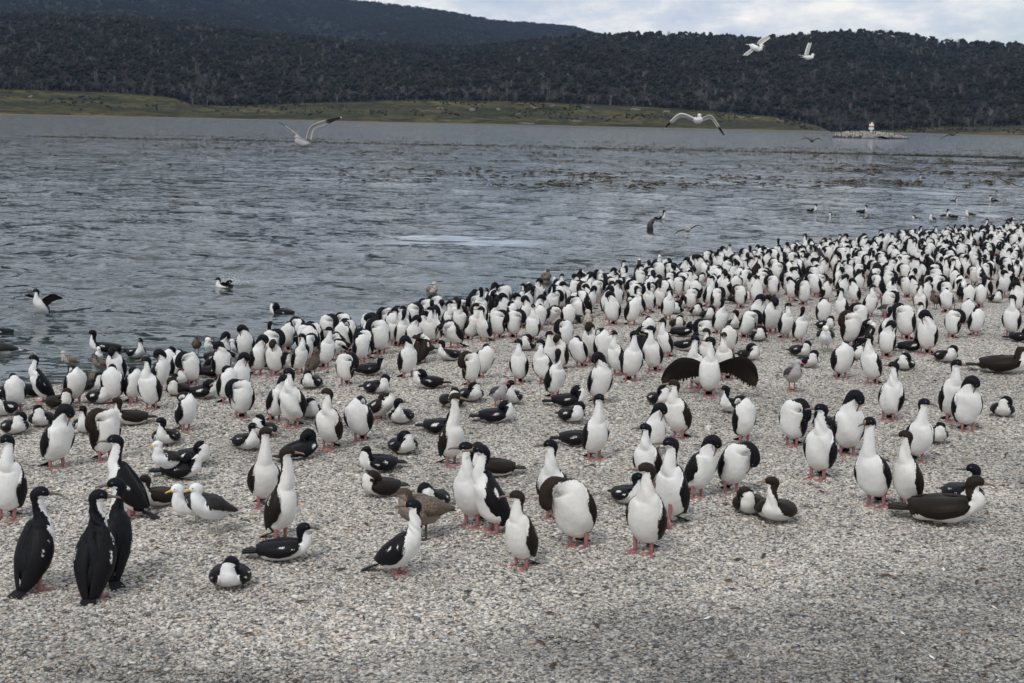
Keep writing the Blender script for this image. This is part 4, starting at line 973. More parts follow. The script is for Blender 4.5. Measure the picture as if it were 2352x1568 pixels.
# ------------------------------------------------------------------ where the birds stand
CROP = {'A': (0, 1300, .251), 'C': (900, 1300, .251), 'D': (900, 1700, .251), 'E': (0, 1800, .251), 'F': (1800, 1200, .251), 'G': (1700, 1600, .251), 'H': (2600, 1200, .251), 'I': (2600, 1500, .3474), 'J': (2984, 900, .251), 'K': (2200, 900, .251), 'L': (1400, 1000, .251)}
def cpx(c, x, y):
    ox, oy, s = CROP[c]; return ox*.59036+x*s, oy*.59036+y*s
DATA = """
E 310 1165 240 U 138 80 n1.1 s.6 f.0 w.94 z|black-backed adult cormorant standing alone at the lower left, bill pointing right
E 850 1240 262 U 168 80 n1.2 s.3 f.0 w.92 z|black-backed cormorant with its tail to the camera, nearer of two at lower left
E 985 1085 172 U -158 -86 n1.3 s.4 w.9 f.0 x-.35 z|cormorant with an orange nose knob looking left, half hidden behind the back-turned pair member
E 70 515 -285 U 8 -60 n1.1|white-breasted cormorant cut by the left edge of the picture
E 1200 505 -265 U -108 -90 s.8 n1.1 f.004 p62|tall cormorant in profile facing left, its black back and white-barred wing to the camera
E 2110 1155 845 LT 0 0 w1.05|resting cormorant in the lower foreground with its white breast to the camera and head sunk
E 1480 410 95 L -40 -65 j n.4 s.7|brown young cormorant resting beside the gull, bill pointing left
A 1620 1340 1240 LT 60 0 r|resting cormorant right under the tail of the farther white gull
A 1750 1210 1030 LT 35 0|resting cormorant just behind the farther white gull with its head hidden
A 400 575 175 U -92 -90 s1.0 n.9 f.004 p62|cormorant in profile at the water's edge with a long curved black neck
A 145 605 345 T 0 0|cormorant with head tucked away just behind the grey gull at the left edge
A 300 578 450 LT -50 0|resting cormorant beside the left-edge grey gull near the water
A 680 640 275 TL 5 0|preening cormorant on one leg in front of the mottled gull by the water
A 1040 640 265 T 0 0|broad white-breasted cormorant with its head hidden, left of a trio at the left shore
A 1080 430 100 PF 0 0|cormorant pointing its bill straight down its breast at the left waterline
A 1240 235 95 L 20 -20 n.8|
A 1223 630 290 T 5 0|middle bird of the trio of white-breasted cormorants at the left shore
A 1385 690 190 U 8 -90 n.9 s.5|cormorant with open stance and head turned left, right bird of the left shore trio
A 1460 445 120 SL 20 0|
A 1760 445 140 PL 0 0|cormorant bent into a hook, head reaching down its left side by the shore
A 1560 320 105 T -10 0|
A 1530 445 370 L 60 80 j n.3|
A 1635 370 130 TR 15 0|
A 1640 570 392 LT -20 0 j|brown young cormorant resting shoulder to shoulder with a black one at left
A 1840 595 440 LTL 50 0|black-winged resting cormorant with white wing bars, right of the brown young one
A 1610 470 350 LT 0 0|
A 2075 635 280 T 5 0|cormorant with hidden head directly behind the big bowed preening bird at left
A 2200 395 150 SR 10 0|
A 2030 345 50 SL 8 0|
A 2205 770 392 PL 0 0 w1.1|large cormorant bowed over to the left with black outer neck, on open gravel at left
A 1700 885 520 TL 25 0|cormorant turned slightly right with its head nearly hidden and right wing showing
A 520 1225 620 SR 12 0 w1.1|large white-breasted cormorant at left with head bowed to the right
A 955 1155 655 PL 12 0 j|brown-headed young cormorant hanging its head down to the left
A 800 912 680 L 0 -45 n.7|resting cormorant with a bright orange nose knob between two preening birds at left
A 1230 842 595 L -55 -90 j n.7 s.6|brown-necked cormorant resting in profile, bill pointing left, at left
A 530 690 550 LT 10 0 j|
A 390 850 670 LT 0 0|
A 130 920 725 LTR 0 0|resting cormorant near the left edge with black head folded onto its back
A 55 750 560 LT 0 0|
A 15 600 420 LT 40 0|
A 900 640 500 LT 10 0|
A 810 530 400 LT 40 0|
A 1910 402 300 LT 85 0|
A 1530 1020 795 L -15 -82 n.6|adult cormorant resting behind the farther white gull, knobbed bill pointing left
C 240 375 -10 SR 10 0|
C 380 330 200 LT 75 0|
C 620 360 -20 U 40 -88 s.6 n.9 f.008|tall cormorant with black back standing just left of the small brown gull
C 400 260 30 PF 0 0 j|
C 1040 465 150 PR 0 0|cormorant hooked over to the right with a resting bird directly behind it
C 1240 385 235 LT 80 0|resting cormorant facing right, tucked behind the right-hooked preening bird
C 1190 262 -25 T 20 0|
C 1610 400 -5 SL 6 0|cormorant with a tight neck loop over open gravel, a dark brown bird behind it
C 1745 262 -10 TL 150 0 j f.02 p60|dark brown bird with wings loose and tail sloping to the right, behind the looped one
C 1770 190 55 L -40 -60 j n.3|
C 2010 247 95 L -40 -86 n.5 s.6|
C 2195 437 140 PL 8 0 j w.95|brown-necked cormorant folded over itself in front of a second folded bird
C 2270 305 80 T 0 0|second folded cormorant, just behind the brown-necked folded one
C 1830 505 355 LT -60 0|resting cormorant facing left, alone on gravel in mid beach
C 1310 547 400 LTR 35 0|
C 1340 682 520 T 60 0 j p30|
C 740 502 345 LT -15 0|
C 395 722 355 SR 0 0|
C 560 850 290 U -8 -88 s.5 n.7 f.03|large cormorant with one wing held half open to the right
C 890 1050 470 U -15 -90 j s.55 n1.0 w1.05|brown-headed cormorant in front of the half-open-winged bird, bill lowered to the left
C 1180 980 560 TR 0 0 f.03 w1.05|cormorant with drooping wings and head turned back, right of the brown-headed profile bird
C 725 772 600 LT 0 0|
C 1560 827 582 L 5 88 n.5 s.5|resting cormorant with a tuft and long bill pointing right
C 2010 677 492 LT -10 0 j|left bird of two resting cormorants side by side in mid beach
C 2185 622 482 LT 20 0|right bird of two resting cormorants side by side in mid beach
C 1880 917 720 LT 50 0|black resting cormorant with hidden face, left of the tall thin-necked bird
C 2010 1195 515 U 20 60 j n1.8 s.1|very tall thin-necked young cormorant looking up to the right in mid beach
C 130 1067 820 L 20 40 n.4|resting cormorant raising its bill at left centre, one resting bird behind it
C 300 952 755 LT -20 0|resting cormorant just behind the bill-raising one
C 305 1576 820 U 0 60 j n1.7 s.1 w.95|young cormorant with a long upright neck facing the camera at left centre
C 600 1157 945 LT 130 0 f.015|black resting cormorant preening with its tail to the right, behind the long-necked young pair
C 440 1880 1010 U 55 78 j n1.9 s.15 w1.0|tall brown-necked young cormorant leaning right behind the foreground resting pair
C 1560 1102 900 LTL 0 0|resting cormorant with its head curled onto its left shoulder in centre
C 1380 1272 1035 LT -50 0|glossy black resting cormorant, upper of two in the centre foreground
C 1400 1492 1240 LT -45 0 j|brown-black resting cormorant, lower of two in the centre foreground
D 420 1162 795 L 68 85 n.35 s.9|resting cormorant in profile facing right, beneath the tall leaning young bird
D 1520 1252 530 U 68 -86 p42 n1.5 s.1 f.02|adult cormorant walking low with one shoulder raised, in front of the brown gull
D 1850 672 412 LTL 0 0|resting adult cormorant right behind the brown gull's tail
G 320 1045 250 U -8 -88 n1.25 s.25|adult cormorant with orange nose knob, left one of the crossing pair, bill pointing left
G 520 1112 262 U -84 -90 s1.0 n1.0 f.006 p64|adult cormorant with curved neck and white wing bar, right one of the crossing pair
G 560 612 250 L -60 -88 j n.8|brown young cormorant resting behind the crossing pair
G 760 1425 693 U -22 -90 j n.7 s.3|young brown-headed cormorant in the front row, right of the walking adult
G 1085 978 235 U -6 -80 n1.3 s.15|adult cormorant standing on one leg behind the large bowed bird
G 1290 1238 528 PL 0 0 j w1.15|very large cormorant in the front row hanging its brown head to the left
G 1250 330 145 LT 60 0|
G 1435 440 -180 U 8 60 n1.3 s.2 f.008|upright cormorant in the centre with face turned right and tail showing at right
G 1880 1292 385 U -14 -86 j n1.0 s.2|young brown-headed cormorant at front centre right with black tail between its feet
G 1730 860 515 L 25 70 n.6|black resting cormorant hidden behind the legs of two standing birds, pale eye visible
G 2140 1032 212 U -14 -88 s.75 n1.1 lift|adult cormorant holding up one pink foot, just behind the front young bird
G 1930 702 95 U 0 -82 s.3 n.9|
F 325 250 0 PR 0 0|
F 465 237 -5 PR 0 0|
F 630 245 -55 U 0 0 n.7|
F 120 166 85 LT 60 0|
F 90 246 115 L -20 -20 j n.7|
F 515 603 265 U 4 -86 n.6 s.3 f.016 w.95|adult cormorant with wide stance looking left, open gravel around its feet
F 590 386 260 LTR 0 0|
F 745 595 268 U 0 -88 s.6 n.8|
F 770 420 190 U 0 82 n.6|
F 895 560 225 PF -10 0 j|
F 930 380 85 PL 10 0|
F 835 780 355 U 12 178 n1.0|cormorant turning its black head fully away, behind the grey gull of mid beach
F 1080 537 245 T 0 0 f.02|
F 1190 490 108 PF -5 0 j|
F 1315 540 150 TL 10 0|
F 1240 872 380 SL 5 0 w.95|cormorant curling its head to the left, alone above the black resting pair
F 1415 612 190 U -28 -30 n.8|
F 1530 667 185 U 0 84 n.9 s.2|adult cormorant facing the camera with bill to the right, left of the spread wings
F 1620 385 158 TL 150 0 f.02 p62|
F 1745 577 145 U -4 -86 n1.0 s.2|adult cormorant with long straight neck, directly left of the spread wings
F 1860 447 85 U -22 -86 s.5|
F 1690 310 62 T 0 0|
F 1985 262 172 LT 88 0|
F 1960 185 82 LT -10 0 j|
F 2180 232 78 PL 30 0 p55|
F 2020 392 232 L 55 70 n.3|
F 2135 735 232 U 4 -60 n1.1|cormorant partly hidden by the left half of the spread wings
F 1975 1190 640 U 8 -88 j s.6 n.7 w1.1|large brown-headed cormorant with open bill pointing left, right of the long-necked adult
F 1745 1192 838 SR 5 0 w.95|cormorant with black neck looping right, standing close in front of the open-billed one
F 1790 892 770 LT 20 0|
F 930 912 728 LT 72 0|glossy black resting cormorant in profile, tail pointing left, right of the grey gull
F 980 1052 845 LTR 10 0|resting cormorant just in front of the glossy black one
F 440 880 655 L 5 70 n.5|cormorant resting right behind the mid beach grey gull
F 270 1060 862 LT 65 0|black resting cormorant just below the mid beach grey gull, facing right
H 350 500 165 U 10 -86 j s.5|
H 530 657 205 U 0 0 j n.8|brown-headed young cormorant facing the camera behind the right spread wing
H 560 385 130 T 5 0 j|
H 720 475 330 LTL 30 0|
H 460 155 -110 U 5 178|
H 700 240 -2 PR 0 0|
H 610 190 35 L 0 -88 n.9|
H 815 301 178 LTR 10 0|resting cormorant by itself to the right of the brown-headed young one
H 815 192 -145 SR 5 0|
H 945 232 -140 PF 5 0|
H 1070 235 -65 U 35 70 n.6 f.02|
H 1190 312 -30 U 5 175 n.8|cormorant showing only the black back of its head, left of the camera-facing white gull
H 1415 155 -105 T 0 0|
H 1425 200 72 LT 10 0|
H 1660 350 -10 PL 10 0 j|
H 1780 240 90 TL 140 0 p55 f.02|
H 1760 120 -60 PL 0 0|
H 1580 642 288 TR 8 0 f.03 w1.05|cormorant with spread legs and head tucked back, right of the grey gull pair
H 1700 470 368 LT 20 0|
H 1870 692 228 U -8 -88 s.15 n.9|cormorant with bill pointing left, right of the wide-legged headless-looking bird
H 1990 445 95 SR 0 0 n1.2|cormorant with black neck arched right and bill down, behind the left-looking one
H 2190 402 280 LT 95 0|
H 2160 567 400 LTR 0 0|resting cormorant curled beside the long-necked adult at right
H 2010 1022 470 U 0 -86 n1.1 s.15|adult cormorant with raised dark wing edges, tall among resting birds at right
H 1190 442 275 LTR 30 0|upper of two resting cormorants beside the right-hand grey gull
H 1260 542 390 LTR 25 0|lower of two resting cormorants beside the right-hand grey gull
H 600 962 715 L -30 -86 n.9|adult cormorant resting behind the tucked-head bird, knobbed bill to the left
H 690 1225 790 TL 12 0 w.95|cormorant with a small black crown showing above mottled white shoulders
H 1130 1252 800 PR 0 0 w1.05|cormorant folding its neck to the right behind an upright adult
I 985 612 105 U 0 -82 n1.0 s.1|adult cormorant in front of the right-folding bird with feet turned out
H 1450 1127 935 LT 0 0|
H 1640 1342 705 SR 0 0 w1.05 n1.3|cormorant with head curled down to the right, beside the feet-out adult
I 1370 792 195 U 0 -35 n1.7 s.05|long-necked adult cormorant facing the camera, left of a leaning young bird
I 1580 810 285 U -18 -87 j n1.3 s.1|young brown-headed cormorant leaning left behind the big resting one at right
I 1640 507 70 U 0 70 n1.1 s.1|cormorant with a yellow stain on its breast looking right
I 1745 380 262 LT 20 0|
I 1760 920 660 L 74 82 j n.3 s.8 w1.1 k1.28|largest resting cormorant at lower right, brown-black with bill lowered to the right
I 1930 800 465 L 20 -80 n1.0|adult cormorant with orange knob resting behind the big brown resting bird
I 2205 207 60 LTR 0 0|resting cormorant near the right edge with open gravel around it
I 1975 300 -80 SR 5 0 w1.1|large cormorant near the right edge curling its head right
I 1870 240 -250 U -5 60 n.9|cormorant with orange face standing just behind the large curled one at right
I 715 905 555 L 0 -75 j n1.5 s.1 w1.1|brown-headed resting cormorant with a tall upright neck and white breast
I 535 852 655 LTL 5 0 j|resting cormorant tucked against the tall-necked resting one
I 410 702 350 PR 0 0 w1.1|cormorant folding its whole neck down to the right above two resting birds
I 185 737 310 SR 14 0|cormorant with hind neck arched over its right shoulder, left of the folded one
J 2100 1305 1110 LT 78 0 j w1.1 k1.35|big brown resting cormorant in profile near the right edge
J 1620 1202 1015 LTR 25 0|
J 2225 960 570 U 5 -86 n.9 s.3|cormorant looking left close to the right edge, tall among preening birds
J 2300 1017 890 LT 60 0|
J 1450 1122 695 SL 0 0|
J 1690 977 700 PR 0 0|
J 1895 957 685 T 8 0|
J 1830 800 605 TL 0 0|
J 1270 990 625 PL 0 0|
J 1090 890 675 U 5 175|
J 1390 850 635 U 0 -50|
J 930 782 475 U 0 80 n.7|
J 690 740 510 U -10 -88 n.7|
J 1090 740 530 PR 0 0|
J 1400 690 460 U 0 -86 j|
J 1640 702 510 TR 0 0|
J 1830 602 475 TL 0 0|
J 1945 662 470 T 0 0|
J 2080 652 545 LTR 0 0|
J 1750 560 390 T 0 0|
J 2280 745 445 SL 0 0|
J 2210 475 290 U -5 178 n.5|
J 840 462 280 PR 0 0|
J 755 402 195 PF 0 0|
J 650 482 315 PF 0 0|
J 1385 322 95 U 0 175|
J 1540 560 320 PL 0 0|
J 1800 380 190 PL 0 0|
J 1670 330 160 PL 0 0|
J 1330 480 325 PF 5 0|
J 1230 350 200 PR 0 0|
L 190 892 545 PL 6 0|
L 60 840 640 PL -8 0|
L 375 822 470 U 5 178 n.9|
L 490 690 515 SR 0 0|
L 295 640 490 T 0 0|
L 395 600 432 U 5 -84|
L 325 560 450 U 0 -84|
L 540 590 480 SR 5 0|
L 550 717 625 LT 10 0|
L 690 792 438 U -5 -86 s.5|
L 635 700 440 U 0 -86|
L 865 832 560 B -42 -80|cormorant bending forward to scratch with a lifted pink foot, by the left-centre shore
L 805 600 385 U 10 82 n.8|
L 665 500 380 U 0 178|
L 925 470 372 U 0 178|
L 875 590 430 PR 0 0|
L 1000 630 410 U 5 60|
L 1070 637 545 LT 70 0|
L 1020 722 585 L 0 -20 j n.8|
L 1130 622 440 U -40 -88 p55 s.2|
L 1170 430 342 L 10 -20 n.6|
L 1255 520 355 U 0 178|
L 1370 500 400 T 20 0|
L 1435 472 315 SL 0 0|
L 1510 490 340 SL 0 0|
L 1605 470 330 SR 0 0|
L 1745 450 290 PR 0 0|
L 1880 370 212 SL 0 0|
L 1640 560 420 TR 0 0|
L 1730 575 430 B 55 75|
L 1900 600 410 T 0 0|
L 2010 560 350 PL 0 0|
L 2310 620 300 SL 0 0|
L 1980 610 480 LT -30 0|
K 600 862 585 TL 15 0 lean|
K 760 690 455 U 0 178 n.6|
K 855 712 435 U 0 175 n.7 j|
K 930 720 505 U 10 80 n.5|
K 1010 757 650 LT 0 0|
K 1070 700 610 LTL 20 0|
K 1200 775 650 LT -10 0|
K 1295 810 697 LTR 0 0|
K 1130 590 340 U 0 -80 n.7|
K 1310 690 395 U 40 -86 s.3|
K 1410 560 395 T 40 0|
K 1555 550 390 T 5 0|
K 1560 665 570 LT 80 0|
K 1415 600 527 L -10 -86 n.4|
K 1540 420 260 SR 0 0|
K 1040 580 400 PR 0 0|
K 1330 480 380 T 0 0|
K 1800 890 565 SR 5 0|
K 1900 560 390 PL 0 0|
"""
GULLS = """
E 1950 655 150 kelp -52 -75|white gull with black wings and yellow bill standing nearest the camera at lower left
E 1800 560 160 kelp -60 -70|second white gull bending forward, half hidden behind the nearest gull
A 1545 1335 945 kelp -42 -72|white gull with orange-tipped yellow bill, upper of the two standing gulls at left
A 640 345 205 mottled -50 -80|pale-headed mottled young gull standing at the left waterline
A 905 300 135 kelp 0 0|white gull facing the camera in the shallows at the left shore
A 930 380 235 brown -50 -80|brown young gull standing just behind another by the left shore
A 860 460 330 brown -75 -70|brown young gull lowered on the gravel among cormorants at the left shore
A 140 605 410 dolphin 15 25|grey gull with red bill standing at the left edge of the picture
C 745 392 145 young 155 130|small dusky brown gull standing with its back to the camera
D 1760 932 470 brown -48 -100|large mottled brown gull preening behind the walking cormorant
F 320 915 628 dolphin 25 78|pale grey gull with bright red bill beside a resting cormorant in mid beach
H 1130 762 405 dolphin 18 70|grey-headed gull with red bill alone on open gravel at right centre
H 1430 400 130 kelp 0 0|white gull looking straight at the camera among preening cormorants at right
K 195 930 700 mottled 5 -60|speckled young gull facing the camera at the back of the crowd
J 1580 400 210 kelp 40 70|white gull with yellow bill raised inside the far right crowd
J 1775 352 222 dolphin -10 -20|small pale grey gull on a gravel gap in the far right crowd
J 1080 790 635 dolphin 40 80|grey gull with red bill squeezed between preening cormorants at right
J 1940 560 410 dolphin 0 20|grey-headed gull half hidden beside a cormorant at far right
J 1700 715 520 mottled 0 20|streaky brown young gull between two folded cormorants at right
J 1540 712 530 young -30 60|dusky young gull standing left of the streaky one at right
K 640 740 545 kelp 20 70|white gull with yellow bill beside a leaning cormorant in the upper crowd
L 1540 360 275 kelp 0 60|white gull at the waterline, left of three in the centre
L 1610 360 265 mottled 0 -50|pale mottled gull at the waterline, middle of three in the centre
L 1785 310 240 kelp -10 -80|white gull at the waterline, right of three in the centre
K 2075 240 150 kelp 0 -30|white gull standing at the top of the crowd by the penguins
A 1930 210 15 kelp -20 60|white gull behind preening cormorants at the left shore, turned right
A 2170 220 35 kelp -40 -80|white gull with orange-tipped bill looking left beside the black-looped cormorants
A 1800 190 108 young 0 0|small dusky gull wading behind the hooked cormorant at left
L 500 40 40 kelp 0 0|
"""
PENGS = """
K 668 478 295 b 178 150 0|dark brown penguin seen from behind at the water's edge
K 1760 440 248 n 5 0 0|penguin facing the camera inside the upper crowd
K 1845 365 248 b 175 170 0|brown-backed penguin turned away beside the camera-facing one
K 1745 655 412 n 10 -86 0|penguin with orange bill pointing left and white head patch
K 2165 320 198 n 5 -86 0|penguin with orange bill at the top of the crowd, body to the camera
J 490 335 165 n -150 -80 .6|slate-grey penguin bending forward with its back turned
"""
ORD = ['nearest', 'second-nearest', 'third-nearest', 'fourth-nearest', 'fifth-nearest', 'sixth-nearest', 'seventh-nearest', 'eighth-nearest', 'ninth-nearest', 'tenth-nearest', 'eleventh-nearest', 'twelfth-nearest', 'thirteenth-nearest', 'fourteenth-nearest', 'fifteenth-nearest', 'sixteenth-nearest', 'seventeenth-nearest', 'eighteenth-nearest', 'nineteenth-nearest', 'twentieth-nearest']
LAND = [((1625, 905), "the spread-winged bird"), ((1150, 925), "the grey gull in mid beach"), ((1818, 890), "the lone grey gull at right"), ((1895, 808), "the camera-facing white gull"), ((970, 1235), "the big brown gull"), ((715, 860), "the small dusky brown gull"), ((380, 1100), "the upper white gull"), ((230, 835), "the left shore brown gulls"), ((1347, 765), "the speckled gull"), ((1457, 718), "the upper crowd gull"), ((1466, 650), "the waterside brown penguin"), ((1736, 693), "the orange-billed penguin"), ((2190, 705), "the streaky young gull at right"), ((2155, 632), "the white gull in the far crowd"), ((2036, 728), "the squeezed grey gull"), ((35, 920), "the grey gull at the left edge"), ((1220, 680), "the waterline gull trio"), ((1885, 613), "the slate-grey penguin"), ((545, 820), "the two left shore gulls")]
def dirword(hy):
    h = ((hy+180) % 360)-180
    return 'facing the camera' if abs(h) < 25 else 'turned away' if abs(h) > 140 else ('looking right' if h > 0 else 'looking left')
def phrase(pose, hy, juv):
    a = 'young ' if juv else ''
    return {'U': 'standing %scormorant %s' % (a, dirword(hy)), 'PL': '%scormorant folded left to preen' % a, 'PR': '%scormorant folded right to preen' % a, 'SL': '%scormorant curling its head left' % a, 'SR': '%scormorant curling its head right' % a, 'PF': '%scormorant bowing its bill' % a, 'T': '%sstanding cormorant with hidden head' % a, 'B': '%scormorant stooping forward' % a, 'L': 'resting %scormorant %s' % (a, dirword(hy))}.get(pose, 'resting %scormorant with head sunk back' % a if pose.startswith('LT') else '%scormorant standing with its head hidden' % a)
used = []; auto = []; feet = []
n_shag = 0
for ln, row in enumerate(DATA.strip().splitlines()):
    left, lab = row.split('|'); tk = left.split(); c, x, y, yt, pose = tk[0], float(tk[1]), float(tk[2]), float(tk[3]), tk[4]
    psi, hy = float(tk[5]), float(tk[6]); fl = tk[7:]; juv = 'j' in fl; kw = dict(n=1.0, s_curve=.35); kscale = xl = None
    for f_ in fl:
        if f_ == 'lift': kw['lift'] = True
        elif f_ == 'z': kw['dark'] = True
        elif f_ == 'lean': pass
        elif f_[0] == 'n' and len(f_) > 1: kw['n'] = float(f_[1:])
        elif f_[0] == 's' and len(f_) > 1: kw['s_curve'] = float(f_[1:])
        elif f_[0] == 'k': kscale = float(f_[1:])
        elif f_[0] == 'x': xl = float(f_[1:])
        elif f_[0] == 'p': kw['pitch'] = float(f_[1:])
        elif f_[0] == 'w': kw['wide'] = float(f_[1:])
        elif f_[0] == 'f': kw['flare'] = float(f_[1:])
    px, py = cpx(c, x, y); _, pt = cpx(c, x, yt); low = pose.startswith('L')
    p = on_ground(px, py); al = atan2(p.x, p.y); dist = math.hypot(p.x, p.y)
    rr_ = random.Random(ln*7+3)
    sg_ = (1 if hy > 0 else -1) if (pose == 'U' and 20 < abs(hy) < 120) else (1 if psi > 0 else -1) if psi else rr_.choice((-1, 1))
    if not low and abs(psi) < 30: psi = (abs(psi)*1.2+rr_.uniform(8, 26))*sg_
    elif low and abs(psi) < 15: psi += rr_.uniform(-25, 25)
    if pose == 'U' and not any(f_[0] == 's' for f_ in fl): kw['s_curve'] = rr_.uniform(.3, 1.0)
    if not low: kw['lean'] = rr_.gauss(0, .10)
    if xl is not None: kw['lean'] = xl
    ps = radians(psi); hgt = py-pt; near = hgt > 70 or (low and hgt > 40)
    res = 0 if hgt > 95 or (low and hgt > 55) else 1
    parts, sw = shag_parts(pose, ps, radians(hy), juv=juv, seed=ln+10, res=res, near=near, **kw)
    zt = max(v.co.z for v in parts[0][1].vertices)
    if low: p = p+Vector((p.x, p.y, 0)).normalized()*.10; p.z = float(ground_h(np.array(p.x), np.array(p.y)))
    p.z = max(p.z, -.02)
    if not low and (py-pt)/(project(p)[1]-top_px(p, zt)) < .88:
        for _ in range(40):
            py += 2; p = on_ground(px, py); p.z = max(p.z, -.02)
            if (py-pt)/(project(p)[1]-top_px(p, zt)) >= .93: break
        al = atan2(p.x, p.y)
    ub = project(p)[1]-top_px(p, zt)
    want = (project(p)[1]-pt)
    sc_ = min(1.16, max(.80, want/ub)) if ub > 0 else 1
    if low: sc_ = min(1.10, max(.88, sc_))
    if kscale: sc_ = kscale
    e = place("cormorant", parts, p-Vector((0, 0, .004)), ps-al, sc_)
    feet.append((p.x, p.y)); n_shag += 1
    if lab: prop(e, lab, "cormorant", "cormorants on the shingle beach")
    else:
        auto.append((e, px, (py+pt)/2, phrase(pose, hy, juv)))
# the bird drying its wings
def spread_bird():
    px, py = cpx('F', 2250, 805); p = on_ground(px, py); al = atan2(p.x, p.y)
    parts, sw = shag_parts('W', 0, radians(-85), n=1.35, s_curve=.15, seed=900, res=0, spread=True)
    for sgn, J, C in ((-1, [(0, 0, 0), (-.14, .01, .055), (-.29, .02, .045), (-.42, .03, -.07), (-.475, .035, -.20)], [(0, -.02, -.14), (.01, -.03, -.22), (.0, -.03, -.25), (.03, -.02, -.17), (.03, 0, -.05)]),
                      (1, [(0, 0, 0), (.16, .01, .075), (.32, .02, .10), (.44, .03, -.0), (.48, .035, -.15)], [(0, -.02, -.10), (.01, -.03, -.18), (-.02, -.03, -.27), (-.04, -.02, -.22), (-.03, 0, -.07)])):
        s0 = sw.P[5]+np.array([sgn*.070, 0, -.025])
        Jw = [s0+np.array([a, -b, c]) for a, b, c in J]; Cw = [np.array([a, -b, c]) for a, b, c in C]
        V, F, uu, vv = open_wing(Jw, Cw, W_open, nv=6, nu=30, serr=.10, seed=4)
        # overlapping flight feathers hang from the arm
        parts.append(('wing', mesh_from("wing", V, F, W_open, {'wu': vv, 'wv': uu*4.0, 'bar': np.zeros(len(uu))}), Matrix.Identity(4), None))
        FV, FF = [], []; off = 0
        sJ = Sweep(Jw, np.ones(5), np.ones(5), Cw)
        for k in range(20):
            t_ = np.array([.15+3.8*k/19.0]); a = sJ.cr(sJ.P, t_)[0]; c_ = sJ.cr(sJ.Hn, t_)[0]; T = nrm(sJ.cr(sJ.P, t_+.1)[0]-a); w = .015; cc = c_*(1.10+.06*math.sin(k*2.1)); yo = np.array([0, -.006-.004*(k % 2), 0])
            for q, ww in ((.35, .7), (.7, 1.0), (.93, .8), (1.0, .25)):
                for s2 in (-1, 1):
                    FV.append(a+cc*q+T*w*ww*s2+yo)
                for s2 in (-1, 1):
                    FV.append(a+cc*q+T*w*ww*s2+yo+np.array([0, .004, 0]))
            for i in range(3):
                b = off+i*4; FF += [(b, b+1, b+5, b+4), (b+2, b+6, b+7, b+3), (b, b+4, b+6, b+2), (b+1, b+3, b+7, b+5)]
            FF.append((off+12, off+13, off+15, off+14)); off += 16
        parts.append(('flight_feathers', mesh_from("flight_feathers", FV, FF, W_open, {'wu': np.linspace(0, 1, len(FV)), 'wv': np.linspace(0, 3, len(FV)), 'bar': np.zeros(len(FV))}, smooth=False), Matrix.Identity(4), None))
    zt = max(v.co.z for v in parts[0][1].vertices); _, pt = cpx('F', 0, 250); sc_ = (py-pt)/(project(p)[1]-top_px(p, zt))
    e = place("cormorant", parts, p, -al, min(1.2, max(.85, sc_))); feet.append((p.x, p.y))
    prop(e, "cormorant holding both dark wings spread wide open to dry on the gravel", "cormorant", "cormorants on the shingle beach")
spread_bird(); n_shag += 1

# ------------------------------------------------------------------ gulls and penguins on the beach
for ln, row in enumerate(GULLS.strip().splitlines()):
    left, lab = row.split('|')
    if not lab: continue
    tk = left.split(); px, py = cpx(tk[0], float(tk[1]), float(tk[2])); _, pt = cpx(tk[0], 0, float(tk[3])); kind, psi, hy = tk[4], float(tk[5]), float(tk[6])
    p = on_ground(px, py); al = atan2(p.x, p.y); p.z = max(p.z, -.02)
    big = kind in ('kelp', 'brown', 'mottled'); pit = None; nn = 1.0
    if 'lowered' in lab or 'bending' in lab: pit = 2
    if 'preening' in lab: pit = 12; nn = .5
    parts, sw = gull_parts(kind, radians(psi), radians(hy), seed=ln+50, near=(py-pt) > 50, pitch=pit, n=nn, crouch=.05 if 'lowered' in lab else 0)
    zt = max(v.co.z for v in parts[0][1].vertices)
    sc_ = (project(p)[1]-pt)/(project(p)[1]-top_px(p, zt)); sc_ = min(1.30 if big else 1.1, max(.75, sc_))
    if lab.startswith('large'): sc_ = 1.36
    prop(place("gull", parts, p, radians(psi)-al, sc_), lab, "gull", "gulls standing among the cormorants"); feet.append((p.x, p.y))
for ln, row in enumerate(PENGS.strip().splitlines()):
    left, lab = row.split('|'); tk = left.split(); px, py = cpx(tk[0], float(tk[1]), float(tk[2])); _, pt = cpx(tk[0], 0, float(tk[3]))
    p = on_ground(px, py); al = atan2(p.x, p.y); p.z = max(p.z, 0)
    parts, sw = penguin_parts(radians(float(tk[5])), radians(float(tk[6])), seed=ln, brown=tk[4] == 'b', bend=float(tk[7]))
    zt = max(v.co.z for v in parts[0][1].vertices); sc_ = min(1.3, max(.85, (project(p)[1]-pt)/(project(p)[1]-top_px(p, zt))))
    prop(place("penguin", parts, p, radians(float(tk[5]))-al, sc_), lab, "penguin", "penguins among the cormorants"); feet.append((p.x, p.y))

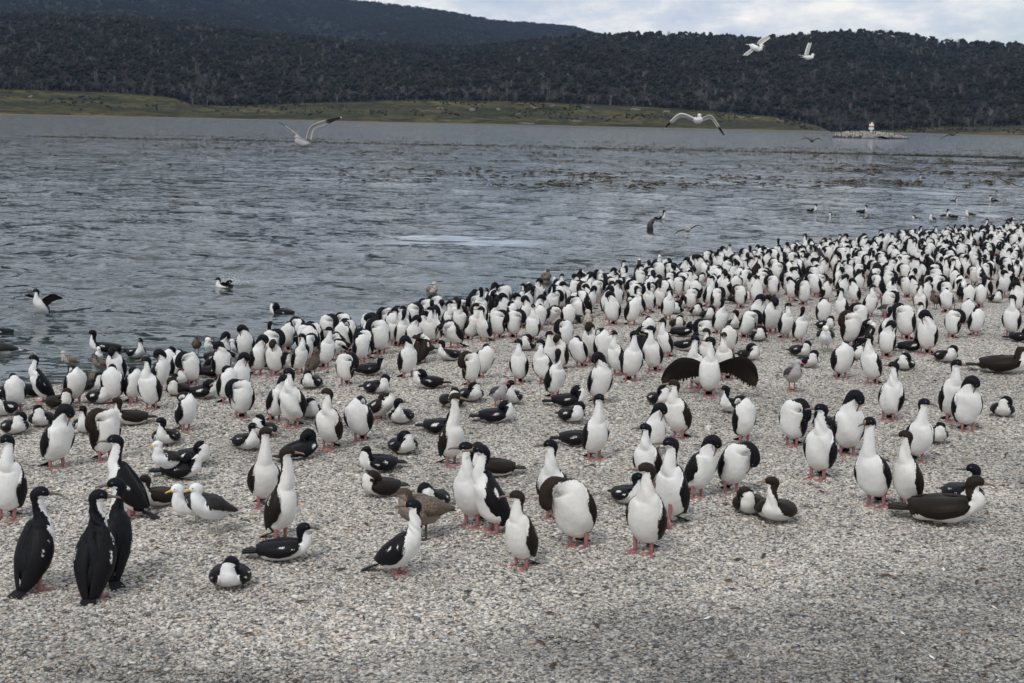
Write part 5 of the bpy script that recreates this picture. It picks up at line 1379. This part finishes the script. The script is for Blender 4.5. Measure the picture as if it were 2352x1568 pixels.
# ------------------------------------------------------------------ the packed crowd along the far waterline
lim = [(440, 850), (600, 852), (760, 838), (880, 800), (930, 784), (1176, 742), (1400, 728), (1600, 716), (1760, 700), (1960, 705), (2100, 715), (2352, 700), (2600, 700)]
F_ = np.array(feet); cand = []
cr = random.Random(12); tries = 0
while tries < 60000:
    tries += 1
    y_ = 500+cr.random()**1.0*355; x_ = cr.uniform(455, 2440)
    if y_ > np.interp(x_, [q[0] for q in lim], [q[1] for q in lim]): continue
    p = on_plane(x_, y_, .22)
    d_ = float(land_dist(np.array(p.x), np.array(p.y)))
    if d_ < -.1 or d_ > 15: continue
    if cr.random() > (1.0 if d_ < 7 else .45): continue
    sp = .44 if d_ < 5 else .50 if d_ < 8 else .64
    P_ = F_ if not cand else None
    if np.min((F_[:, 0]-p.x)**2+(F_[:, 1]-p.y)**2) < (sp*1.05)**2: continue
    if cand:
        C_ = np.array(cand)[:, :2]
        if np.min((C_[:, 0]-p.x)**2+(C_[:, 1]-p.y)**2) < sp**2: continue
    cand.append((p.x, p.y, x_, y_))
cand.sort(key=lambda q: q[1])
POOL = []
for i, (pose, psi, hy, juv, n_) in enumerate([('PL', 0, 0, 0, 1), ('PR', 5, 0, 0, 1), ('SL', -10, 0, 0, 1), ('SR', 10, 0, 0, 1), ('T', 0, 0, 0, 1), ('TL', 25, 0, 0, 1), ('TR', -20, 0, 0, 1), ('PF', 0, 0, 0, 1), ('U', 0, -88, 0, .8), ('U', -30, -88, 0, 1), ('U', 10, 85, 0, .8), ('U', 0, 178, 0, .8), ('U', 0, 0, 0, .7), ('PL', -35, 0, 0, 1), ('PR', 35, 0, 0, 1), ('LT', 10, 0, 0, 1), ('LT', 60, 0, 0, 1), ('U', 60, 85, 1, .9), ('PL', 10, 0, 1, 1), ('T', 150, 0, 0, 1), ('B', 50, 75, 0, 1), ('B', -50, -75, 0, 1), ('PF', 15, 0, 1, 1), ('U', -150, -80, 1, .9)]):
    POOL.append((pose, psi, hy, juv, n_, {}))
WG = [.17, .17, .12, .12, .04, .03, .03, .07, .03, .02, .02, .05, .01, .10, .10, .03, .03, .02, .04, .03, .05, .05, .03, .02]
def pool_parts(i, res):
    pose, psi, hy, juv, n_, cache = POOL[i]
    if res not in cache: cache[res] = shag_parts(pose, radians(psi), radians(hy), n=n_, s_curve=.7, juv=bool(juv), seed=700+i, res=res, near=False, flare=.022, lean=((i*37) % 11-5)*.03)[0]
    return cache[res]
room = 300-n_shag; JV = {}; 
GRP = "cormorants packed along the far waterline"
zone = lambda x: 'left part' if x < 1500 else 'middle part' if x < 1950 else 'right part'
jv, jf, jm, ja, off = [], [], [], [], 0; jmats = []
for k_, (x, y, px, py) in enumerate(cand):
    i = cr.choices(range(24), WG)[0]; pose, psi, hy, juv, n_, _ = POOL[i]
    z = max(float(ground_h(np.array(x), np.array(y))), -.02); al = atan2(x, y); jit = radians(cr.gauss(0, 30)); s = cr.uniform(.86, 1.03)
    if k_ < room:
        e = place("cormorant", pool_parts(i, 1), (x, y, z), radians(psi)-al+jit, s)
        auto.append((e, px, py-15, phrase(pose, hy, juv)))
    else:
        M_ = Matrix.Translation((x, y, z)) @ Matrix.Rotation(radians(psi)-al+jit, 4, 'Z') @ Matrix.Scale(s, 4)
        todo = []
        for nm, me, mt, sub in pool_parts(i, 2):
            todo.append((me, M_ @ mt))
            if sub: todo += [(m2, M_ @ mt @ t2) for _, m2, t2 in sub]
        for me, mt in todo:
            nv = len(me.vertices); co = np.empty(nv*3, np.float32); me.vertices.foreach_get('co', co); co = co.reshape(-1, 3)
            A4 = np.array(mt); jv.append(co @ A4[:3, :3].T + A4[:3, 3])
            fs = [tuple(q+off for q in p_.vertices) for p_ in me.polygons]; jf += fs
            if me.materials[0] not in jmats: jmats.append(me.materials[0])
            jm += [jmats.index(me.materials[0])]*len(fs)
            dct = {}
            for an in ('mask', 'stn', 'wu', 'wv', 'bar'):
                arr = np.zeros(nv, np.float32)
                if an in me.attributes: me.attributes[an].data.foreach_get('value', arr)
                dct[an] = arr
            ja.append(dct); off += nv
if jv:
    crowd = link("cormorant_crowd", mesh_from("cormorant_crowd", np.concatenate(jv), jf, jmats, {an: np.concatenate([q[an] for q in ja]) for an in ('mask', 'stn', 'wu', 'wv', 'bar')}, matidx=jm))
    prop(crowd, "far mass of preening cormorants at the end of the beach on the right", "cormorants", kind='stuff')
# labels of the birds between the landmarks
byl = {}
for e, x, y, ph_ in auto:
    dd = [math.hypot(x-l[0][0], (y-l[0][1])*1.4) for l in LAND]; k_ = int(np.argmin(dd)); byl.setdefault(k_, []).append((dd[k_], e, ph_))
for k_, lst in byl.items():
    lst.sort(key=lambda q: q[0]); cnt = {}
    for d_, e, ph_ in lst:
        i = cnt.get(ph_, 0); cnt[ph_] = i+1
        prop(e, "%s, %s to %s" % (ph_, ORD[min(i, 19)], LAND[k_][1]), "cormorant", "cormorants on the shingle beach")

print("shags", n_shag, "crowd", len(cand), "room", room)

# ------------------------------------------------------------------ birds and seal on the water
def wz(x, y): return float(water_h(np.array([x]), np.array([y]), np.array([math.hypot(x, y)]))[0])
SWIM = [((251, 808), 'shag', -75, -88, .9, 0, "cormorant swimming to the left close to the left shore"),
        ((1512, 502), 'shag', 60, 80, 1.5, .04, "cormorant swimming with upright neck just behind the seal"),
        ((1862, 483), 'shag', 60, -80, 1.3, .04, "cormorant swimming below the kelp, left of two"),
        ((1976, 486), 'shag', 80, -85, 1.3, .04, "cormorant swimming below the kelp, right of two"),
        ((2285, 461), 'shag', -80, 80, 1.3, .04, "farthest swimming cormorant, in pale water near the right edge"),
        ((2190, 500), 'shag', -85, 85, 1.2, .0, "dark cormorant swimming between white gulls at right"),
        ((2121, 409), 'shag', -85, 85, 1.0, .05, "tiny dark cormorant swimming among the kelp at right"),
        ((2110, 501), 'hump', -60, 0, 1, .07, "low dark back of a diving bird left of the swimming gulls"),
        ((1918, 494), 'hump', -60, 0, 1, .08, "low dark back of a diving bird in open water at right centre"),
        ((2188, 461), 'hump', 60, 0, 1, .07, "dark back of a diving bird at the edge of the kelp"),
        ((2314, 506), 'hump', 70, 0, 1, .08, "dark back of a diving bird near the right edge"),
        ((655, 716), 'hump', -80, 0, 1, .045, "dark rounded back of a diving cormorant near the left crowd"),
        ((6, 758), 'hump', -80, 0, 1, .05, "dark back of a diving bird at the left edge"),
        ((2142, 508), 'kelp', -30, 20, 1, 0, "white gull swimming, left one of three at right"),
        ((2170, 499), 'kelp', 70, 60, 1, 0, "white gull swimming, middle one of three at right"),
        ((2229, 498), 'kelp', -70, -60, 1, 0, "white gull swimming, right one of three at right"),
        ((1509, 607), 'kelp', 20, -10, 1.2, 0, "white gull floating upright near the middle of the crowd"),
        ((991, 671), 'mottled', 20, -50, 1, 0, "mottled young gull floating off the centre of the beach"),
        ((1254, 640), 'brown', 15, -20, 1, 0, "brown young gull floating right of the mottled one"),
        ((5, 812), 'kelp', -80, -90, 1, 0, "black-winged gull floating at the left edge with its tail to the right")]
for i, ((px, py), kind, psi, hy, n_, sink, lab) in enumerate(SWIM):
    p = on_plane(px, py, 0); al = atan2(p.x, p.y); z = wz(p.x, p.y)
    if kind in ('shag', 'hump'):
        parts, _ = shag_parts('L' if kind == 'shag' else 'LT', radians(psi), radians(hy), n=n_, seed=500+i, res=1, near=False, swim=True)
        if kind == 'hump': sink += .02
        e = place("cormorant", parts, (p.x, p.y, z-.045-sink), radians(psi)-al, 1.0); prop(e, lab, "cormorant", "cormorants on the water")
    else:
        parts, _ = gull_parts(kind, radians(psi), radians(hy), seed=500+i, swim=True, near=False, n=n_)
        e = place("gull", parts, (p.x, p.y, z+.005), radians(psi)-al, 1.15); prop(e, lab, "gull", "gulls on the water")
# flapping cormorant at left
def flapping(px, py, psi, hy, lab, JL, JR, CL, CR, sink=.0, pitch=35, n_=.5, wm=None, scw=1.0, name="cormorant"):
    p = on_plane(px, py, 0); al = atan2(p.x, p.y); z = wz(p.x, p.y); ps = radians(psi)
    parts, sw = shag_parts('Q', ps, radians(hy), n=n_, s_curve=.3, seed=41, res=1, spread=True, swim=True, pitch=pitch)
    for J, C, sg in ((JL, CL, -1), (JR, CR, 1)):
        s0 = sw.P[4]+pic(.04*sg, 0, .07, ps)
        Jw = [s0+pic(a, c, u, ps) for a, c, u in J]; Cw = [pic(a, c, u, ps) for a, c, u in C]
        V, F, uu, vv = open_wing(Jw, Cw, W_ju if sg > 0 else W_ad, serr=.14, seed=3)
        parts.append(('wing', mesh_from("wing", V, F, W_ju if sg > 0 else W_ad, {'wu': vv, 'wv': uu*3, 'bar': np.zeros(len(uu))}), Matrix.Identity(4), None))
    e = place(name, parts, (p.x, p.y, z-.10-sink), ps-al, scw); prop(e, lab, "cormorant", "cormorants on the water")
flapping(99, 714, -55, -88, "cormorant rising in the water at left with both wings lifted and flapping",
         [(0, 0, 0), (-.05, -.05, .07), (-.14, -.10, .10), (-.22, -.12, .09)], [(0, 0, 0), (.08, .03, .07), (.20, .06, .12), (.36, .10, .06)],
         [(.10, 0, -.06), (.12, 0, -.10), (.10, 0, -.08), (.03, 0, -.02)], [(.05, -.02, -.12), (.05, -.03, -.15), (.03, -.03, -.13), (.02, 0, -.03)], pitch=50)
flapping(522, 656, -80, -88, "cormorant splashing its wings in the water left of centre",
         [(0, 0, 0), (.02, .05, .03), (.08, .09, .05), (.14, .1, .02)], [(0, 0, 0), (.05, .03, .06), (.12, .04, .10), (.18, .03, .05)],
         [(.08, 0, -.03), (.1, 0, -.05), (.08, 0, -.04), (.03, 0, -.02)], [(.05, 0, -.06), (.05, 0, -.08), (.05, 0, -.06), (.02, 0, -.02)], sink=.04, pitch=10, n_=.0)
spl = on_plane(536, 654, 0); sv, sf = [], []; off = 0; pale_water = simple("pale_water", (.80, .82, .83), .5, .4, .05)
for q in range(160):
    s = cr.uniform(.003, .011); a = cr.gauss(0, .14); h_ = abs(cr.gauss(0, .09))
    sv.append(IV1*s+np.array([spl.x+a, spl.y+cr.gauss(0, .1), h_+.01])); sf.append(IF1+off); off += len(IV1)
prop(link("water_splash", mesh_from("water_splash", np.concatenate(sv), np.concatenate(sf), pale_water)), "white droplets splashing up around the bathing cormorant", "splash", kind='stuff')
# seal
def seal():
    p = on_plane(1496, 527, 0); al = atan2(p.x, p.y)
    P = [(.0, 0, -.25), (-.045, 0, -.05), (-.05, 0, .08), (-.035, 0, .19), (.005, 0, .27), (.055, 0, .32), (.095, 0, .345), (.118, 0, .35)]
    sw = Sweep(P, [.12, .125, .12, .105, .085, .062, .040, .026], [.115, .12, .115, .10, .080, .058, .040, .026], [(-1, 0, 0.0)]*3+[(-1, 0, .4), (-.8, 0, .7), (-.6, 0, .9), (-.4, 0, 1), (-.4, 0, 1)])
    rg = np.random.default_rng(1); V, F, t, aa = sw.mesh(26, 18, rg)
    sm = simple("wet_fur", (.022, .019, .017), .32, .5, .35, 25)
    e = link("seal", None); e.location = (p.x, p.y, 0); e.rotation_euler = (0, 0, -al)
    link("body", mesh_from("body", V, F, sm), e)
    for sg in (1, -1):
        b = link("ear", ball("ear", sm, (.010, .006, .014)), e); b.location = (.0, sg*.07, .30)
        b = link("eye", ball("eye", K_dark, (.010, .010, .010), 1), e); b.location = (.072, sg*.045, .345)
    b = link("nose", ball("nose", K_dark, (.012, .016, .010)), e); b.location = (.125, 0, .352)
    prop(e, "dark wet seal lifting its head and neck out of the water", "seal")
seal()

# ------------------------------------------------------------------ birds in flight
def flyer(px, py, D_, kind, psi, hy, JL, JR, CL, CR, lab, pitch=6, bodysc=1.0, bank=0):
    d = ray(px, py).normalized(); p = Vector((0, 0, HC))+d*D_; al = atan2(p.x, p.y); ps = radians(psi); mpx = D_/FPX
    parts, sw = gull_parts(kind, ps, radians(hy), seed=int(px), swim=True, near=D_ < 40, wings=False, pitch=pitch, n=.35)
    ctr = np.array(sw.P[3]); mw = GK[kind][1]
    und = {'kelp': M_fly, 'dolphin': M_flyd}.get(kind, mw)
    for J, C, sg in ((JL, CL, -1), (JR, CR, 1)):
        Jw = [ctr+pic(0, 0, .03, ps)+pic(a*mpx, c, -u*mpx, ps) for a, c, u in J]; Cw = [pic(*q, ps) for q in C]
        V, F, uu, vv = open_wing(Jw, Cw, und, nv=7, nu=18, seed=2)
        at = {'wu': uu, 'wv': vv, 'bar': np.zeros(len(uu))}
        if kind not in ('kelp', 'dolphin'): at = {'wu': vv, 'wv': uu*2, 'bar': np.zeros(len(uu))}
        parts.append(('wing', mesh_from("wing", V, F, und, at), Matrix.Identity(4), None))
    for i_, q in enumerate(parts):
        parts[i_] = (q[0], q[1], Matrix.Translation(Vector(-ctr)) @ q[2], q[3])
    e = place("flying_gull", parts, p, ps-al, bodysc); prop(e, lab, "gull", "gulls flying over the water")
def fly_mat(name, base, tip, edge):
    t = NT(name); u = t.attr('wu'); v = t.attr('wv'); nz = t.noise(t.pos(obj=True), 40.0, 3)
    c = t.mix(t.ramp(v, [(.0, 0.0), (.20, .9), (.72, .9), (.80, 0.0)]), edge, base)
    c = t.mix(t.ramp(t.math('ADD', u, t.math('MULTIPLY', nz, .10)), [(.74, 0.0), (.80, 1.0)]), c, tip)
    c = t.mix(t.ramp(u, [(.965, 0.0), (.975, 1.0)]), c, edge)
    t.bsdf(c, .8, None, .2); return t.m
M_fly = fly_mat("gull_open_wing", (.42, .41, .40), (.02, .02, .02), (.82, .82, .81)); M_flyd = fly_mat("grey_gull_open_wing", (.20, .19, .185), (.03, .027, .026), (.62, .61, .60))
flyer(1603, 275, 31, 'kelp', 12, -25, [(-5, 0, 0), (-38, .05, -11), (-60, .02, 5), (-74, -.06, 22)], [(5, 0, 0), (28, .05, -8), (46, .02, 12), (62, -.06, 37)],
      [(.0, -.10, -.085), (.02, -.10, -.085), (.04, -.06, -.05), (.01, 0, -.02)], [(.0, -.10, -.085), (-.0, -.10, -.085), (-.04, -.06, -.04), (-.01, 0, -.02)], "white gull flying toward the camera with black-tipped wings arched down")
flyer(1735, 108, 34, 'kelp', 70, 88, [(-5, 0, 0), (-12, .0, 8), (-24, .0, 18), (-38, 0, 34)], [(2, 0, -2), (8, 0, -13), (24, 0, -22), (42, 0, -27)],
      [(.11, -.02, .02), (.12, 0, .0), (.10, 0, -.02), (.02, 0, .0)], [(.08, 0, -.06), (.09, 0, -.08), (.06, 0, -.07), (.01, 0, -.02)], "white gull banking over the hill with wings stretched diagonally", pitch=-20)
flyer(1856, 131, 48, 'kelp', 80, 88, [(-4, 0, 0), (-12, -.1, -2), (-20, -.15, -3), (-30, -.2, -4)], [(0, 0, -2), (3, 0, -15), (6, 0, -27), (5, 0, -40)],
      [(-.02, -.10, .0), (-.02, -.08, .0), (-.02, -.06, .0), (0, -.02, 0)], [(-.13, -.02, .0), (-.13, 0, .01), (-.12, 0, .0), (-.02, 0, 0)], "smaller white gull in front of the hill with one wing straight up", pitch=0)
flyer(697, 328, 28, 'dolphin', -62, -70, [(-7, 0, -2), (-22, .04, -20), (-38, .06, -32), (-58, .06, -42)], [(5, 0, -3), (14, .0, -32), (42, .0, -47), (84, 0, -57)],
      [(.06, -.06, -.0), (.05, -.06, -.02), (.04, -.05, -.02), (.01, 0, .0)], [(.11, -.03, .0), (.10, -.03, -.04), (.05, -.02, -.09), (.02, 0, -.02)], "grey gull with a red bill flying left low over the water", pitch=14)
DK = [(0, -.08, -.05), (.0, -.08, -.05), (.0, -.05, -.03), (0, 0, -.01)]
for (px, py, D_, kind, psi, JL, JR, lab) in [
    (1865, 323, 78, 'young', -10, [(-3, 0, 0), (-10, 0, -5), (-17, 0, -5), (-26, 0, 0)], [(3, 0, 0), (11, 0, -5), (17, 0, -4), (25, 0, 3)], "dark gull with arched wings flying just left of the islet"),
    (2188, 308, 78, 'young', 60, [(-3, 0, 0), (-9, 0, 2), (-16, 0, 6), (-25, 0, 13)], [(3, 0, -1), (8, 0, -4), (14, 0, -5), (22, 0, -5)], "dark gull flying right of the islet, wings tilted"),
    (2005, 399, 64, 'brown', 10, [(-3, 0, 0), (-10, 0, 2), (-18, 0, 7), (-28, 0, 17)], [(3, 0, -1), (12, 0, -3), (21, 0, -2), (32, 0, 4)], "brown gull gliding over the kelp at right"),
    (1580, 528, 48, 'mottled', -10, [(-4, 0, 0), (-16, 0, 2), (-27, 0, 9), (-36, 0, 22)], [(4, 0, -1), (16, 0, -9), (26, 0, -10), (40, 0, -3)], "mottled gull gliding low right of the seal"),
    (2115, 393, 72, 'brown', 0, [(-3, 0, 0), (-13, 0, -3), (-24, 0, -4), (-35, 0, -3)], [(3, 0, 0), (13, 0, -3), (23, 0, -2), (33, 0, 2)], "brown gull with flat outstretched wings over the kelp at right"),
    (2318, 420, 72, 'brown', 80, [(-3, 0, -1), (-10, 0, -4), (-18, 0, -7), (-28, 0, -12)], [(3, 0, 0), (10, 0, 3), (17, 0, 6), (25, 0, 9)], "brown gull flying low close to the right edge")]:
    flyer(px, py, D_, kind, psi, psi, JL, JR, DK, DK, lab)
flyer(2216, 135, 260, 'young', 60, 60, [(-1, 0, 0), (-1, 0, -1.5), (-2, 0, -3), (-2, 0, -5)], [(1, 0, 0), (2, 0, -1), (3, 0, -1.5), (4, 0, -2)], DK, DK, "tiny dark bird silhouetted against the forest at upper right")

# ------------------------------------------------------------------ air
hz = bpy.data.materials.new("haze"); hz.use_nodes = True; nt = hz.node_tree; nt.nodes.clear()
o_ = nt.nodes.new('ShaderNodeOutputMaterial'); pv = nt.nodes.new('ShaderNodeVolumePrincipled'); pv.inputs['Color'].default_value = (.42, .62, 1.0, 1); pv.inputs['Density'].default_value = HAZE = 2.6e-5; pv.inputs['Anisotropy'].default_value = 0.0
nt.links.new(pv.outputs[0], o_.inputs['Volume'])
X0, X1, Y0, Y1, Z0, Z1 = -11000, 11000, -1200, 9800, -60, 1900
hv = [(x, y, z) for z in (Z0, Z1) for y in (Y0, Y1) for x in (X0, X1)]
hf = [(0, 2, 3, 1), (4, 5, 7, 6), (0, 1, 5, 4), (2, 6, 7, 3), (0, 4, 6, 2), (1, 3, 7, 5)]
prop(link("haze", mesh_from("haze", hv, hf, hz, smooth=False)), "thin bluish air between the beach and the far hills", "haze", kind='stuff')
